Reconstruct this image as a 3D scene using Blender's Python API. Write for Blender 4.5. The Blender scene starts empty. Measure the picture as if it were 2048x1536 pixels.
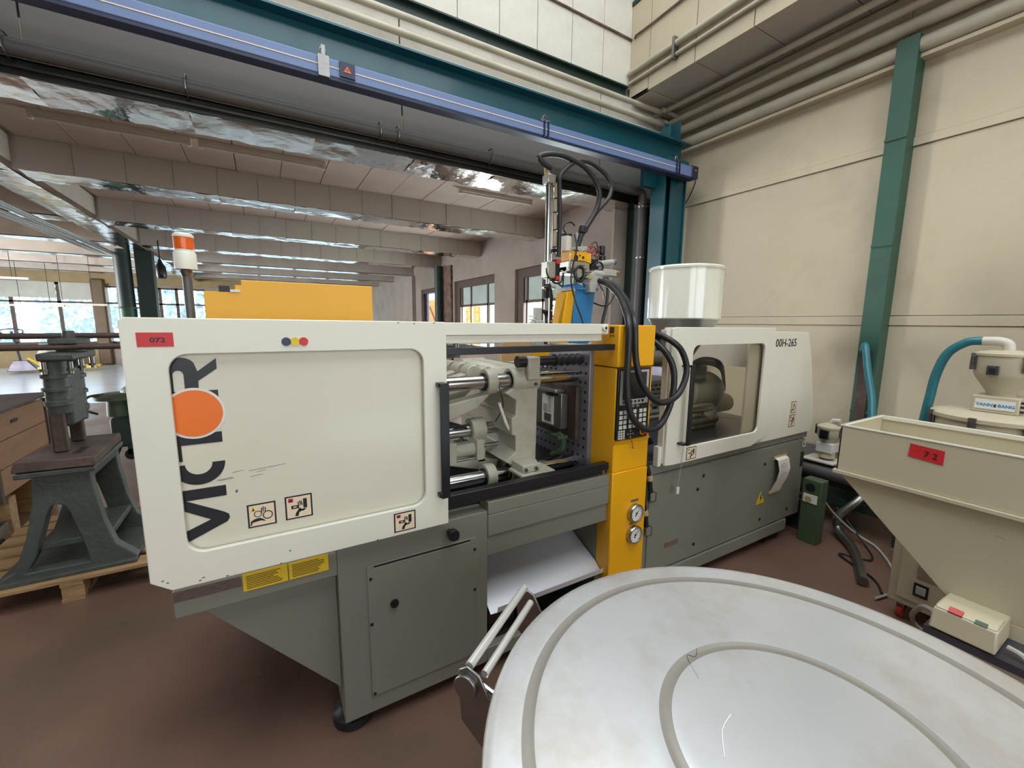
import bpy, bmesh, math, random
from mathutils import Vector, Matrix
random.seed(7)
SC = bpy.context.scene
COL = SC.collection
# ---------------------------------------------------------------- camera
cam_d = bpy.data.cameras.new('camera')
cam = bpy.data.objects.new('camera', cam_d)
COL.objects.link(cam)
SC.camera = cam
cam_d.sensor_width = 36.0
cam_d.lens = 841.93 / 2048 * 36.0
cam_d.clip_start = 0.05
cam_d.clip_end = 300
_yaw, _pit, _rol = 0.53079, -0.14477, 0.00974
_f = Vector((math.sin(_yaw) * math.cos(_pit), math.cos(_yaw) * math.cos(_pit), math.sin(_pit)))
_r = Vector((math.cos(_yaw), -math.sin(_yaw), 0))
_u = _r.cross(_f)
_r2 = _r * math.cos(_rol) + _u * math.sin(_rol)
_u2 = -_r * math.sin(_rol) + _u * math.cos(_rol)
cam.matrix_world = Matrix(((_r2.x, _u2.x, -_f.x, 0), (_r2.y, _u2.y, -_f.y, 0), (_r2.z, _u2.z, -_f.z, 1.65), (0, 0, 0, 1)))
# ---------------------------------------------------------------- world and exposure
W = bpy.data.worlds.new('sky')
SC.world = W
W.use_nodes = True
bg = W.node_tree.nodes['Background']
bg.inputs[0].default_value = (0.86, 0.94, 1.0, 1)
bg.inputs[1].default_value = 4.2
SC.view_settings.view_transform = 'Standard'
SC.view_settings.look = 'None'
SC.view_settings.gamma = 1
SC.view_settings.exposure = 0.0
SC.view_settings.use_curve_mapping = False


def area(name, loc, size, power, rot=(0, 0, 0), color=(1, 1, 1)):
    l = bpy.data.lights.new(name, 'AREA')
    l.shape = 'RECTANGLE'
    l.size, l.size_y = size
    l.energy = power
    l.color = color
    o = bpy.data.objects.new(name, l)
    o.location = loc
    o.rotation_euler = rot
    COL.objects.link(o)
    return o


# daylight entering at the glazed roof lantern over the tall hall and at its rear windows
area('skylight_daylight', (0.8, 0.3, 6.25), (5.6, 6.0), 60, (0, 0, 0), (1.0, 0.985, 0.95))
area('rear_window_daylight', (0.5, -4.8, 2.6), (6.0, 2.4), 45, (math.radians(90), 0, 0), (1.0, 0.98, 0.94))

area('side_window_boost', (-9.8, 12.0, 1.9), (15.0, 2.0), 4500, (0, math.radians(-90), 0), (0.98, 0.98, 1.0))  # boost added to brighten the low hall, at windows out of view
area('window_5_daylight', (4.75, 6.1, 1.85), (2.2, 1.6), 260, (0, math.radians(90), 0), (0.93, 0.98, 1.0))
area('window_6_daylight', (4.75, 9.2, 1.85), (2.2, 1.6), 260, (0, math.radians(90), 0), (0.93, 0.98, 1.0))

# ---------------------------------------------------------------- materials
def lin(h):
    c = [int(h[i:i + 2], 16) / 255 for i in (0, 2, 4)]
    return tuple(((v + 0.055) / 1.055) ** 2.4 if v > 0.04045 else v / 12.92 for v in c)


def mat(name, color, rough=0.5, metal=0.0, var=0.12, scale=3.0, dirt=None, dirt_amt=0.0, bump=0.0, bscale=40.0, coat=0.0, emit=0.0, spec=0.5, stretch=(1, 1, 1), dscale=None, rvar=0.0):
    m = bpy.data.materials.new(name)
    m.use_nodes = True
    nt = m.node_tree
    N, L = nt.nodes, nt.links
    b = N['Principled BSDF']
    c = lin(color) if isinstance(color, str) else color
    b.inputs['Roughness'].default_value = rough
    b.inputs['Metallic'].default_value = metal
    b.inputs['Specular IOR Level'].default_value = spec
    if coat:
        b.inputs['Coat Weight'].default_value = coat
        b.inputs['Coat Roughness'].default_value = 0.1
    if emit:
        b.inputs['Emission Color'].default_value = (*c, 1)
        b.inputs['Emission Strength'].default_value = emit
    tc = N.new('ShaderNodeTexCoord')
    mp = N.new('ShaderNodeMapping')
    mp.inputs['Scale'].default_value = stretch
    L.new(tc.outputs['Object'], mp.inputs[0])
    n1 = N.new('ShaderNodeTexNoise')
    n1.inputs['Scale'].default_value = scale
    n1.inputs['Detail'].default_value = 5
    L.new(mp.outputs[0], n1.inputs['Vector'])
    mx = N.new('ShaderNodeMix')
    mx.data_type = 'RGBA'
    mx.inputs[6].default_value = (*[v * (1 - var) for v in c], 1)
    mx.inputs[7].default_value = (*[min(1, v * (1 + var)) for v in c], 1)
    rp = N.new('ShaderNodeMapRange')
    rp.inputs[1].default_value = 0.3
    rp.inputs[2].default_value = 0.7
    L.new(n1.outputs[0], rp.inputs[0])
    L.new(rp.outputs[0], mx.inputs[0])
    out = mx.outputs[2]
    if dirt:
        n2 = N.new('ShaderNodeTexNoise')
        n2.inputs['Scale'].default_value = dscale or scale * 0.6
        n2.inputs['Detail'].default_value = 8
        n2.inputs['Roughness'].default_value = 0.65
        L.new(mp.outputs[0], n2.inputs['Vector'])
        r2 = N.new('ShaderNodeMapRange')
        r2.inputs[1].default_value = 0.5
        r2.inputs[2].default_value = 0.72
        r2.inputs[4].default_value = dirt_amt
        L.new(n2.outputs[0], r2.inputs[0])
        m2 = N.new('ShaderNodeMix')
        m2.data_type = 'RGBA'
        m2.inputs[7].default_value = (*lin(dirt), 1)
        L.new(out, m2.inputs[6])
        L.new(r2.outputs[0], m2.inputs[0])
        out = m2.outputs[2]
    L.new(out, b.inputs['Base Color'])
    if rvar:
        r3 = N.new('ShaderNodeMapRange')
        r3.inputs[1].default_value = 0.3
        r3.inputs[2].default_value = 0.7
        r3.inputs[3].default_value = max(0.03, rough - rvar)
        r3.inputs[4].default_value = rough + rvar
        L.new(n1.outputs[0], r3.inputs[0])
        L.new(r3.outputs[0], b.inputs['Roughness'])
    if bump:
        n3 = N.new('ShaderNodeTexNoise')
        n3.inputs['Scale'].default_value = bscale
        n3.inputs['Detail'].default_value = 4
        L.new(mp.outputs[0], n3.inputs['Vector'])
        bp = N.new('ShaderNodeBump')
        bp.inputs['Strength'].default_value = bump
        bp.inputs['Distance'].default_value = 0.02
        L.new(n3.outputs[0], bp.inputs['Height'])
        L.new(bp.outputs[0], b.inputs['Normal'])
    return m


def glass_mat(name, tint, rough=0.02, gloss=0.12):
    m = bpy.data.materials.new(name)
    m.use_nodes = True
    N, L = m.node_tree.nodes, m.node_tree.links
    N.remove(N['Principled BSDF'])
    t = N.new('ShaderNodeBsdfTransparent')
    t.inputs[0].default_value = (*tint, 1)
    g = N.new('ShaderNodeBsdfGlossy')
    g.inputs['Roughness'].default_value = rough
    fr = N.new('ShaderNodeLayerWeight')
    fr.inputs[0].default_value = 0.5
    pw = N.new('ShaderNodeMath')
    pw.operation = 'POWER'
    pw.inputs[1].default_value = 4.0
    L.new(fr.outputs['Facing'], pw.inputs[0])
    ad = N.new('ShaderNodeMath')
    ad.operation = 'MULTIPLY_ADD'
    ad.inputs[1].default_value = 0.5
    ad.inputs[2].default_value = gloss * 0.15
    L.new(pw.outputs[0], ad.inputs[0])
    mx = N.new('ShaderNodeMixShader')
    L.new(ad.outputs[0], mx.inputs[0])
    L.new(t.outputs[0], mx.inputs[1])
    L.new(g.outputs[0], mx.inputs[2])
    L.new(mx.outputs[0], N['Material Output'].inputs[0])
    return m


CREAMD = mat('shaded_cream_casting', 'aaa593', 0.42, var=0.1, dirt='5f5948', dirt_amt=0.5, scale=5)  # cream darkened: shade inside the guards put into the colour
CREAM = mat('cream_paint', 'dcd8c8', 0.38, var=0.03, dirt='a89f8c', dirt_amt=0.10, scale=2)
PANEL = mat('cream_inner_panel', 'd3cebb', 0.3, var=0.04, dirt='b3ab98', dirt_amt=0.18, scale=1.6, coat=0.25)
GREY = mat('machine_grey_paint', '79776b', 0.5, var=0.06, dirt='6d6a5e', dirt_amt=0.25, scale=1.5, bump=0.05, bscale=250)
YELLOW = mat('machine_yellow_paint', 'e6a50c', 0.4, var=0.04, dirt='c48a18', dirt_amt=0.25, scale=2)
BLACK = mat('black_plastic', '17171a', 0.35, var=0.15)
RUBBER = mat('black_rubber', '1c1c1e', 0.45, var=0.2, scale=20)
CHROME = mat('ground_steel', 'c8c8c6', 0.16, 1.0, var=0.06, scale=4)
STEEL = mat('dull_steel', '8d8b88', 0.38, 1.0, var=0.15, scale=6, bump=0.05)
DKSTEEL = mat('dark_oiled_steel', '5a5962', 0.38, 0.7, var=0.3, scale=5)
ALU = mat('aluminium', 'b9b8b2', 0.3, 1.0, var=0.06, scale=8)
TEAL = mat('gantry_teal_paint', '094c56', 0.35, var=0.08, scale=2, coat=0.2)
RAILBLUE = mat('rail_blue_paint', '66799f', 0.4, var=0.05, scale=3)
NAVY = mat('dark_navy', '1c2340', 0.4)
GREENC = mat('column_green_paint', '2c5343', 0.45, var=0.12, dirt='3b3a30', dirt_amt=0.35, scale=3)
DKGREEN = mat('dark_green_paint', '22352f', 0.5, var=0.2, scale=3)
SOCKGREEN = mat('cast_green_paint', '44543c', 0.5, var=0.12, dirt='33402e', dirt_amt=0.4, scale=8)
WALLR = mat('beige_wall_paint', 'c0b298', 0.75, var=0.05, dirt='95856c', dirt_amt=0.4, scale=1.1, bump=0.12, bscale=14, dscale=1.6)
WALLB = mat('upper_wall_paint', 'cfc9bb', 0.8, var=0.08, dirt='97907f', dirt_amt=0.45, scale=3, bump=0.1, bscale=20)
WALLG = mat('concrete_wall_paint', '9f958a', 0.85, var=0.08, dirt='7b7066', dirt_amt=0.4, scale=2, bump=0.15, bscale=25)
LINTEL = mat('grey_lintel_paint', '89847e', 0.7, var=0.06, scale=1.2, dirt='7c766f', dirt_amt=0.3)
CEILP = mat('ceiling_board', 'b8a598', 0.85, var=0.06, scale=2, bump=0.15, bscale=60)
BEAMC = mat('beam_board', 'bab1a5', 0.8, var=0.12, scale=2, dirt='7a7268', dirt_amt=0.4)
GALV = mat('galvanised_sheet', 'd6d3cc', 0.14, 1.0, var=0.12, scale=2.5, bump=1.0, bscale=2.6, dirt='9c9480', dirt_amt=0.5, rvar=0.06)
GALVD = mat('dark_galvanised_sheet', '45433e', 0.32, 1.0, var=0.2, scale=2.5, bump=0.5, bscale=2.0)
PIPEC = mat('painted_pipe', 'b5ac98', 0.5, var=0.1, scale=4, dirt='8a7f6a', dirt_amt=0.4)
PVC = mat('grey_pvc', '5c5957', 0.45, var=0.06)
WOODP = mat('pallet_wood', '967650', 0.8, var=0.25, scale=4, stretch=(1, 6, 6), bump=0.3, bscale=20)
PLY = mat('crate_plywood', '8a6448', 0.75, var=0.15, scale=3, stretch=(1, 1, 4), dirt='6c4f3c', dirt_amt=0.4)
CAST = mat('press_cast_iron', '474b46', 0.55, 0.15, var=0.25, scale=5, dirt='2e2d28', dirt_amt=0.5, bump=0.25, bscale=35)
RUST = mat('rusty_brown_steel', '4f4038', 0.6, 0.3, var=0.3, scale=8, bump=0.2)
BEIGE = mat('beige_sheet_metal', 'bdb397', 0.45, var=0.03, scale=2, dirt='a59a7c', dirt_amt=0.15)
BEIGED = mat('dryer_beige_paint', 'bdb399', 0.4, var=0.05, scale=3, dirt='8f8467', dirt_amt=0.3)
REDL = mat('red_label', 'c4252a', 0.45, var=0.06, scale=30)
INK = mat('black_ink', '16161a', 0.5, var=0.05)
LOGO = mat('logo_black', '1d1d22', 0.35, var=0.08)
ORANGE = mat('logo_orange', 'e8701c', 0.4, var=0.03)
WHITE = mat('white_print', 'dad9d2', 0.5, var=0.02)
PEACH = mat('sticker_cream', 'e2cdb0', 0.45, var=0.02)
SRED = mat('sticker_red', 'b73428', 0.45, var=0.02)
SYEL = mat('sticker_yellow', 'dcb925', 0.45, var=0.05)
DBLUE = mat('magnet_blue', '20284c', 0.4)
PAPER = mat('paper_sheet', 'dad6cc', 0.8, var=0.05, scale=12)
TAPE = mat('masking_tape', 'b39a6b', 0.6, var=0.1)
ROBBLUE = mat('robot_blue_paint', '2f7db4', 0.4, var=0.06)
SCREEN = mat('screen_glass', '262427', 0.15, var=0.05)
KEYS = mat('key_white', 'c9c7bd', 0.45, var=0.04)
TANKG = mat('hopper_cream_enamel', 'dfdccb', 0.15, var=0.03, scale=2, coat=0.6)
TEALH = mat('teal_hose', '276d76', 0.35, var=0.1, scale=6)
AMBER = mat('amber_lens', 'e0601a', 0.25, var=0.15, scale=30)
FIXT = mat('lamp_batten_white', 'c9c0b4', 0.4)
TREE = mat('pale_leaves', 'a5bccb', 0.8, var=0.4, scale=3)
OUTG = mat('outdoor_ground', 'cfd2d4', 0.9, var=0.1, scale=1)
CARDB = mat('cardboard', 'c9a06a', 0.8, var=0.05)
GREYC = mat('grey_connector', 'a5a49c', 0.45, var=0.05)
TRUCK = mat('truck_orange', 'e88a2c', 0.5, emit=0.0)
STAIN = mat('stained_plaster', '6e5a4e', 0.85, var=0.45, scale=8)
FRAMEB = mat('brown_window_frame', '5a4a40', 0.6, var=0.1)
BRNP = mat('brown_pillar_paint', '6b563a', 0.35, var=0.15, scale=3)
BLIND = mat('pale_blind', 'c9cabf', 0.8, var=0.08)
YWALL = mat('yellow_sheet_wall', '9f8b62', 0.6, var=0.1, scale=3)
GLASS = glass_mat('window_glass', (0.93, 0.97, 0.97))
FROST = mat('frosted_glass', 'b8c9c2', 0.4, var=0.15, scale=2)
GUARDG = glass_mat('tinted_guard_window', (0.86, 0.84, 0.79), 0.05, 0.2)
CLEARP = glass_mat('clear_plastic', (0.75, 0.75, 0.75), 0.1, 0.6)


def floor_mat():
    m = mat('painted_concrete_floor', '6b5144', 0.34, var=0.24, scale=1.3, dirt='56493a', dirt_amt=0.8, bump=0.05, bscale=50, dscale=0.8, rvar=0.12)
    N, L = m.node_tree.nodes, m.node_tree.links
    b = N['Principled BSDF']
    src = b.inputs['Base Color'].links[0].from_socket
    tc = [n for n in N if n.type == 'TEX_COORD'][0]
    n = N.new('ShaderNodeTexNoise')
    n.inputs['Scale'].default_value = 9
    n.inputs['Detail'].default_value = 9
    n.inputs['Roughness'].default_value = 0.75
    L.new(tc.outputs['Object'], n.inputs['Vector'])
    r = N.new('ShaderNodeMapRange')
    r.inputs[1].default_value = 0.66
    r.inputs[2].default_value = 0.74
    r.inputs[4].default_value = 0.5
    L.new(n.outputs[0], r.inputs[0])
    mx = N.new('ShaderNodeMix')
    mx.data_type = 'RGBA'
    mx.inputs[7].default_value = (*lin('9a8c80'), 1)
    L.new(src, mx.inputs[6])
    L.new(r.outputs[0], mx.inputs[0])
    L.new(mx.outputs[2], b.inputs['Base Color'])
    return m


def lid_mat():
    m = mat('brushed_stainless_lid', 'd9d9da', 0.30, 0.65, var=0.07, scale=2.2, dirt='b4a592', dirt_amt=0.6, bump=0.0, dscale=2.6)
    N, L = m.node_tree.nodes, m.node_tree.links
    b = N['Principled BSDF']
    tc = [n for n in N if n.type == 'TEX_COORD'][0]
    n = N.new('ShaderNodeTexNoise')
    n.inputs['Scale'].default_value = 3.5
    n.inputs['Detail'].default_value = 3
    n2 = N.new('ShaderNodeTexVoronoi')
    n2.feature = 'DISTANCE_TO_EDGE'
    n2.inputs['Scale'].default_value = 2.3
    L.new(tc.outputs['Object'], n.inputs['Vector'])
    mm = N.new('ShaderNodeMix')
    mm.data_type = 'RGBA'
    mm.inputs[0].default_value = 0.25
    L.new(tc.outputs['Object'], mm.inputs[6])
    L.new(n.outputs[1], mm.inputs[7])
    L.new(mm.outputs[2], n2.inputs['Vector'])
    bp = N.new('ShaderNodeBump')
    bp.inputs['Strength'].default_value = 0.08
    bp.inputs['Distance'].default_value = 0.02
    L.new(n.outputs[0], bp.inputs['Height'])
    L.new(bp.outputs[0], b.inputs['Normal'])
    return m


FLOORM = floor_mat()
LIDM = lid_mat()
FLOORL = mat('glare_paled_floor', 'b2b9c0', 0.22, var=0.12, scale=0.7, dirt='7d8a94', dirt_amt=0.5, bump=0.1, bscale=2, stretch=(0.3, 1, 1))  # far floor zone: daylight glare put into the colour as a paler tone


# ---------------------------------------------------------------- mesh builder
class M:
    def __init__(s):
        s.bm = bmesh.new()
        s.mats = []

    def _mi(s, m):
        if m not in s.mats:
            s.mats.append(m)
        return s.mats.index(m)

    def _take(s, verts, faces, m):
        vs = [s.bm.verts.new(v) for v in verts]
        k = s._mi(m)
        for f in faces:
            try:
                fc = s.bm.faces.new([vs[i] for i in f])
                fc.material_index = k
            except ValueError:
                pass
        return vs

    def box(s, x0, x1, y0, y1, z0, z1, m):
        v = [(x, y, z) for x in (x0, x1) for y in (y0, y1) for z in (z0, z1)]
        s._take(v, [(0, 1, 3, 2), (4, 6, 7, 5), (0, 4, 5, 1), (2, 3, 7, 6), (0, 2, 6, 4), (1, 5, 7, 3)], m)
        return s

    def hexa(s, p, m):
        s._take(p, [(0, 3, 2, 1), (4, 5, 6, 7), (0, 1, 5, 4), (1, 2, 6, 5), (2, 3, 7, 6), (3, 0, 4, 7)], m)
        return s

    def ring(s, c, ax, r, n, up=None):
        ax = Vector(ax).normalized()
        t = Vector(up) if up else (Vector((0, 0, 1)) if abs(ax.z) < 0.9 else Vector((1, 0, 0)))
        u = ax.cross(t).normalized()
        w = ax.cross(u).normalized()
        return [Vector(c) + (u * math.cos(2 * math.pi * i / n) + w * math.sin(2 * math.pi * i / n)) * r for i in range(n)]

    def cyl(s, a, b, r, m, r2=None, n=20):
        return s.rev(a, b, [(0, r), (1, r if r2 is None else r2)], m, n, True)

    def rev(s, a, b, prof, m, n=24, cap=True):
        """surface of revolution: prof = (fraction along a-b, radius)"""
        a, b = Vector(a), Vector(b)
        ax = b - a
        vs = []
        for t, r in prof:
            vs += s.ring(a + ax * t, ax, max(r, 1e-4), n)
        fs = []
        for k in range(len(prof) - 1):
            for i in range(n):
                j = (i + 1) % n
                fs.append((k * n + i, k * n + j, (k + 1) * n + j, (k + 1) * n + i))
        if cap:
            fs.append(tuple(range(n)))
            fs.append(tuple(reversed([(len(prof) - 1) * n + i for i in range(n)])))
        s._take(vs, fs, m)
        return s

    def tube(s, pts, r, m, n=10, smooth=6):
        P = [Vector(p) for p in pts]
        if smooth > 1 and len(P) > 2:
            Q = []
            for i in range(len(P) - 1):
                p0 = P[max(i - 1, 0)]
                p1, p2 = P[i], P[i + 1]
                p3 = P[min(i + 2, len(P) - 1)]
                for k in range(smooth):
                    t = k / smooth
                    Q.append(0.5 * ((2 * p1) + (p2 - p0) * t + (2 * p0 - 5 * p1 + 4 * p2 - p3) * t * t + (3 * p1 - p0 - 3 * p2 + p3) * t ** 3))
            Q.append(P[-1])
            P = Q
        vs = []
        nrm = None
        for i, p in enumerate(P):
            d = (P[min(i + 1, len(P) - 1)] - P[max(i - 1, 0)]).normalized()
            if nrm is None:
                nrm = d.cross(Vector((0, 0, 1)) if abs(d.z) < 0.9 else Vector((1, 0, 0))).normalized()
            else:
                nrm = (nrm - d * nrm.dot(d)).normalized()
            bi = d.cross(nrm)
            rr = r(i / (len(P) - 1)) if callable(r) else r
            vs += [p + (nrm * math.cos(2 * math.pi * k / n) + bi * math.sin(2 * math.pi * k / n)) * rr for k in range(n)]
        fs = []
        for k in range(len(P) - 1):
            for i in range(n):
                j = (i + 1) % n
                fs.append((k * n + i, (k + 1) * n + i, (k + 1) * n + j, k * n + j))
        fs.append(tuple(reversed(range(n))))
        fs.append(tuple((len(P) - 1) * n + i for i in range(n)))
        s._take(vs, fs, m)
        return s

    def ball(s, c, r, m, n=12, sc=(1, 1, 1)):
        c = Vector(c)
        vs, fs = [], []
        h = n // 2
        for i in range(1, h):
            ph = math.pi * i / h
            for j in range(n):
                th = 2 * math.pi * j / n
                vs.append(c + Vector((math.sin(ph) * math.cos(th) * sc[0], math.sin(ph) * math.sin(th) * sc[1], math.cos(ph) * sc[2])) * r)
        t = len(vs)
        vs += [c + Vector((0, 0, r * sc[2])), c - Vector((0, 0, r * sc[2]))]
        for i in range(h - 2):
            for j in range(n):
                k = (j + 1) % n
                fs.append((i * n + j, (i + 1) * n + j, (i + 1) * n + k, i * n + k))
        for j in range(n):
            k = (j + 1) % n
            fs.append((t, j, k))
            fs.append((t + 1, (h - 2) * n + k, (h - 2) * n + j))
        s._take(vs, fs, m)
        return s

    def plate(s, outer, holes, plane, d0, d1, m):
        """flat sheet with holes; plane 'xz' (thickness along y), 'yz' (along x), 'xy' (along z)"""
        def P(p, d):
            return {'xz': (p[0], d, p[1]), 'yz': (d, p[0], p[1]), 'xy': (p[0], p[1], d)}[plane]
        t = bmesh.new()
        es = []
        for lp in [outer] + list(holes):
            vv = [t.verts.new(P(p, 0)) for p in lp]
            for i in range(len(vv)):
                es.append(t.edges.new((vv[i], vv[(i + 1) % len(vv)])))
        if holes:
            bmesh.ops.triangle_fill(t, use_beauty=True, use_dissolve=False, edges=es)
        else:
            t.faces.new(t.verts[:])
        t.verts.index_update()
        tris = [[v.index for v in f.verts] for f in t.faces]
        pts = [v.co.copy() for v in t.verts]
        n = len(pts)
        ai = {'xz': 1, 'yz': 0, 'xy': 2}[plane]

        def at(p, d):
            q = list(p)
            q[ai] = d
            return q
        vs = [at(p, d0) for p in pts] + [at(p, d1) for p in pts]
        fs = [tuple(f) for f in tris] + [tuple(reversed([i + n for i in f])) for f in tris]
        o = 0
        for lp in [outer] + list(holes):
            L = len(lp)
            for i in range(L):
                j = (i + 1) % L
                fs.append((o + i, o + j, o + j + n, o + i + n))
            o += L
        t.free()
        s._take(vs, fs, m)
        return s

    def text(s, body, m, size, loc, ux, uz, depth=0.0006, sx=1.0, bold=0.0):
        """lettering lying in the plane spanned by ux (reading direction) and uz (up)"""
        cu = bpy.data.curves.new('t', 'FONT')
        cu.body = body
        cu.size = size
        cu.extrude = depth
        cu.offset = bold
        cu.resolution_u = 3
        ob = bpy.data.objects.new('t', cu)
        COL.objects.link(ob)
        bpy.context.view_layer.update()
        me = bpy.data.meshes.new_from_object(ob.evaluated_get(bpy.context.evaluated_depsgraph_get()))
        ux, uz, lo = Vector(ux).normalized(), Vector(uz).normalized(), Vector(loc)
        un = ux.cross(uz)
        vs = [lo + ux * v.co.x * sx + uz * v.co.y + un * v.co.z for v in me.vertices]
        fs = [tuple(p.vertices) for p in me.polygons]
        s._take(vs, fs, m)
        bpy.data.objects.remove(ob)
        bpy.data.curves.remove(cu)
        bpy.data.meshes.remove(me)
        return s

    def build(s, name, parent=None, bev=0.0, smooth=True, label=None, kind=None):
        bmesh.ops.recalc_face_normals(s.bm, faces=s.bm.faces[:])
        cs = [v.co for v in s.bm.verts]
        lo = Vector([min(c[i] for c in cs) for i in range(3)])
        hi = Vector([max(c[i] for c in cs) for i in range(3)])
        c = Vector(((lo.x + hi.x) / 2, (lo.y + hi.y) / 2, lo.z))
        bmesh.ops.translate(s.bm, verts=s.bm.verts[:], vec=-c)
        me = bpy.data.meshes.new(name)
        s.bm.to_mesh(me)
        s.bm.free()
        for m in s.mats:
            me.materials.append(m)
        if smooth:
            me.polygons.foreach_set('use_smooth', [True] * len(me.polygons))
            me.set_sharp_from_angle(angle=math.radians(38))
        o = bpy.data.objects.new(name, me)
        COL.objects.link(o)
        WL[o.name] = c
        if parent is not None:
            o.parent = parent
            o.location = c - WL[parent.name]
        else:
            o.location = c
        if bev:
            b = o.modifiers.new('bevel', 'BEVEL')
            b.width = bev
            b.segments = 2
            b.limit_method = 'ANGLE'
            b.angle_limit = math.radians(50)
            b.harden_normals = False
        if label:
            o['label'] = label
        if kind:
            o['kind'] = kind
        return o


WL = {}


def thing(name, label, cat, loc, group=None, kind=None):
    o = bpy.data.objects.new(name, None)
    COL.objects.link(o)
    o.empty_display_size = 0.1
    o.location = loc
    WL[o.name] = Vector(loc)
    o['label'] = label
    o['category'] = cat
    if group:
        o['group'] = group
    if kind:
        o['kind'] = kind
    return o


def tag(o, label, cat, group=None, kind=None):
    o['label'] = label
    o['category'] = cat
    if group:
        o['group'] = group
    if kind:
        o['kind'] = kind
    return o


def struct(name, mb, parent=None, bev=0.0):
    o = mb.build(name, parent, bev)
    if parent is None:
        o['kind'] = 'structure'
    return o


def share(src, name, parent, world):
    """a repeat of an alike piece, sharing its mesh"""
    o = src.copy()
    o.name = name
    COL.objects.link(o)
    o.parent = parent
    o.location = Vector(world) - (WL[parent.name] if parent else Vector())
    WL[o.name] = Vector(world)
    return o


def rrect(x0, x1, z0, z1, r, n=6):
    pts = []
    for cx, cz, a in ((x1 - r, z0 + r, -90), (x1 - r, z1 - r, 0), (x0 + r, z1 - r, 90), (x0 + r, z0 + r, 180)):
        for i in range(n + 1):
            t = math.radians(a + 90 * i / n)
            pts.append((cx + r * math.cos(t), cz + r * math.sin(t)))
    return pts


def disc(cx, cz, r, n=32, a0=0, a1=360):
    k = n if a1 - a0 == 360 else n + 1
    return [(cx + r * math.cos(math.radians(a0 + (a1 - a0) * i / n)), cz + r * math.sin(math.radians(a0 + (a1 - a0) * i / n))) for i in range(k)]

# ================================================================ THE SETTING
# floors
fl = struct('floor', M().box(-10.2, 4.8, -5.2, 11.2, -0.1, 0, FLOORM))
struct('floor_far', M().box(-10.2, 4.8, 11.2, 21.0, -0.1, -0.002, FLOORL))
struct('ground_outside', M().box(-40, 40, -30, 60, -0.4, -0.12, OUTG))
# right wall of the tall hall: backing with joined sheets
wr = struct('wall_right', M().box(4.63, 4.85, -5.2, 4.25, 0, 6.4, WALLR))
ys = [-5.0, -3.6, -1.5, 0.45, 1.62, 3.99]
for z0, z1, dx in ((0.0, 1.652, 0.0), (1.658, 1.735, -0.008), (1.74, 3.075, 0.0), (3.079, 3.145, -0.016), (3.15, 4.25, 0.0)):
    for i in range(len(ys) - 1):
        M().box(4.60 + dx, 4.63, ys[i] + 0.002, ys[i + 1] - 0.002, z0, z1, WALLR).build('wall_panel', wr, 0.002)
# back wall over the opening: grey lintel sheets, pale sheets, green strip, upper boards
wb = struct('wall_back', M().box(-10.2, 4.62, 4.02, 4.3, 3.13, 6.4, LINTEL))
xs = [-10.2, -8.1, -5.8, -3.5, -1.15, 1.17, 3.45, 4.6]
for i in range(len(xs) - 1):
    M().box(xs[i] + 0.006, xs[i + 1] - 0.006, 3.94, 4.02, 3.12, 3.70, LINTEL).build('wall_panel', wb, 0.003)
    M().box(xs[i] + 0.006, xs[i + 1] - 0.006, 3.96, 4.02, 3.71, 4.235, WALLB).build('wall_panel', wb, 0.003)
x = -4.0
while x < 3.9:
    M().box(x + 0.003, x + 0.437, 3.985, 4.02, 4.385, 6.3, WALLB).build('wall_board', wb, 0.002)
    x += 0.44
o = M().box(-8, 3.86, 3.93, 3.98, 4.235, 4.25, GREENC).box(-8, 3.86, 4.00, 4.01, 4.25, 4.385, DKGREEN).box(-8, 3.86, 3.95, 4.01, 4.375, 4.39, DKGREEN).build('trim_1', None)
o['kind'] = 'structure'
# boxed bulkhead along the right wall with panelled face and soffit
wk = struct('bulkhead', M().box(3.93, 4.6, -5.2, 4.0, 4.29, 5.25, BEAMC))
y = 3.69
M().box(3.90, 3.93, 3.70, 3.98, 4.25, 5.25, WALLR).build('face_panel', wk, 0.002)
M().box(3.90, 4.58, 3.70, 3.98, 4.25, 4.28, BEAMC).build('soffit_panel', wk, 0.002)
while y > -2.5:
    M().box(3.90, 3.93, y - 0.59, y, 4.25, 5.25, WALLR).build('face_panel', wk, 0.002)
    M().box(3.932, 4.58, y - 0.59, y, 4.255, 4.28, BEAMC).build('soffit_panel', wk, 0.002)
    y -= 0.6
o = M().box(3.885, 3.94, -5, 3.98, 5.25, 5.29, DKGREEN).build('trim_2')
o['kind'] = 'structure'
# lantern glazing above the bulkhead and roof of the tall hall
w = struct('window_1', M().box(3.9, 3.96, -5, 4.0, 6.2, 6.4, FRAMEB))
for i in range(13):
    M().box(3.9, 3.95, 3.9 - i * 0.7, 3.95 - i * 0.7, 5.29, 6.2, FRAMEB).build('mullion', w)
M().box(3.92, 3.926, -5, 4.0, 5.29, 6.2, GLASS).build('pane', w)
struct('roof_hall', M().plate([(-10.2, -5.2), (4.8, -5.2), (4.8, 4.3), (-10.2, 4.3)], [[(-2.1, -2.8), (3.7, -2.8), (3.7, 3.4), (-2.1, 3.4)]], 'xy', 6.4, 6.5, BEAMC))
w = struct('window_2', M().box(-2.1, 3.7, 0.25, 0.35, 6.1, 6.18, FRAMEB))
for i in range(1, 4):
    M().box(-2.1 + i * 1.45 - 0.03, -2.1 + i * 1.45 + 0.03, -2.8, 3.4, 6.1, 6.18, FRAMEB).build('glazing_bar', w)
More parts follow.
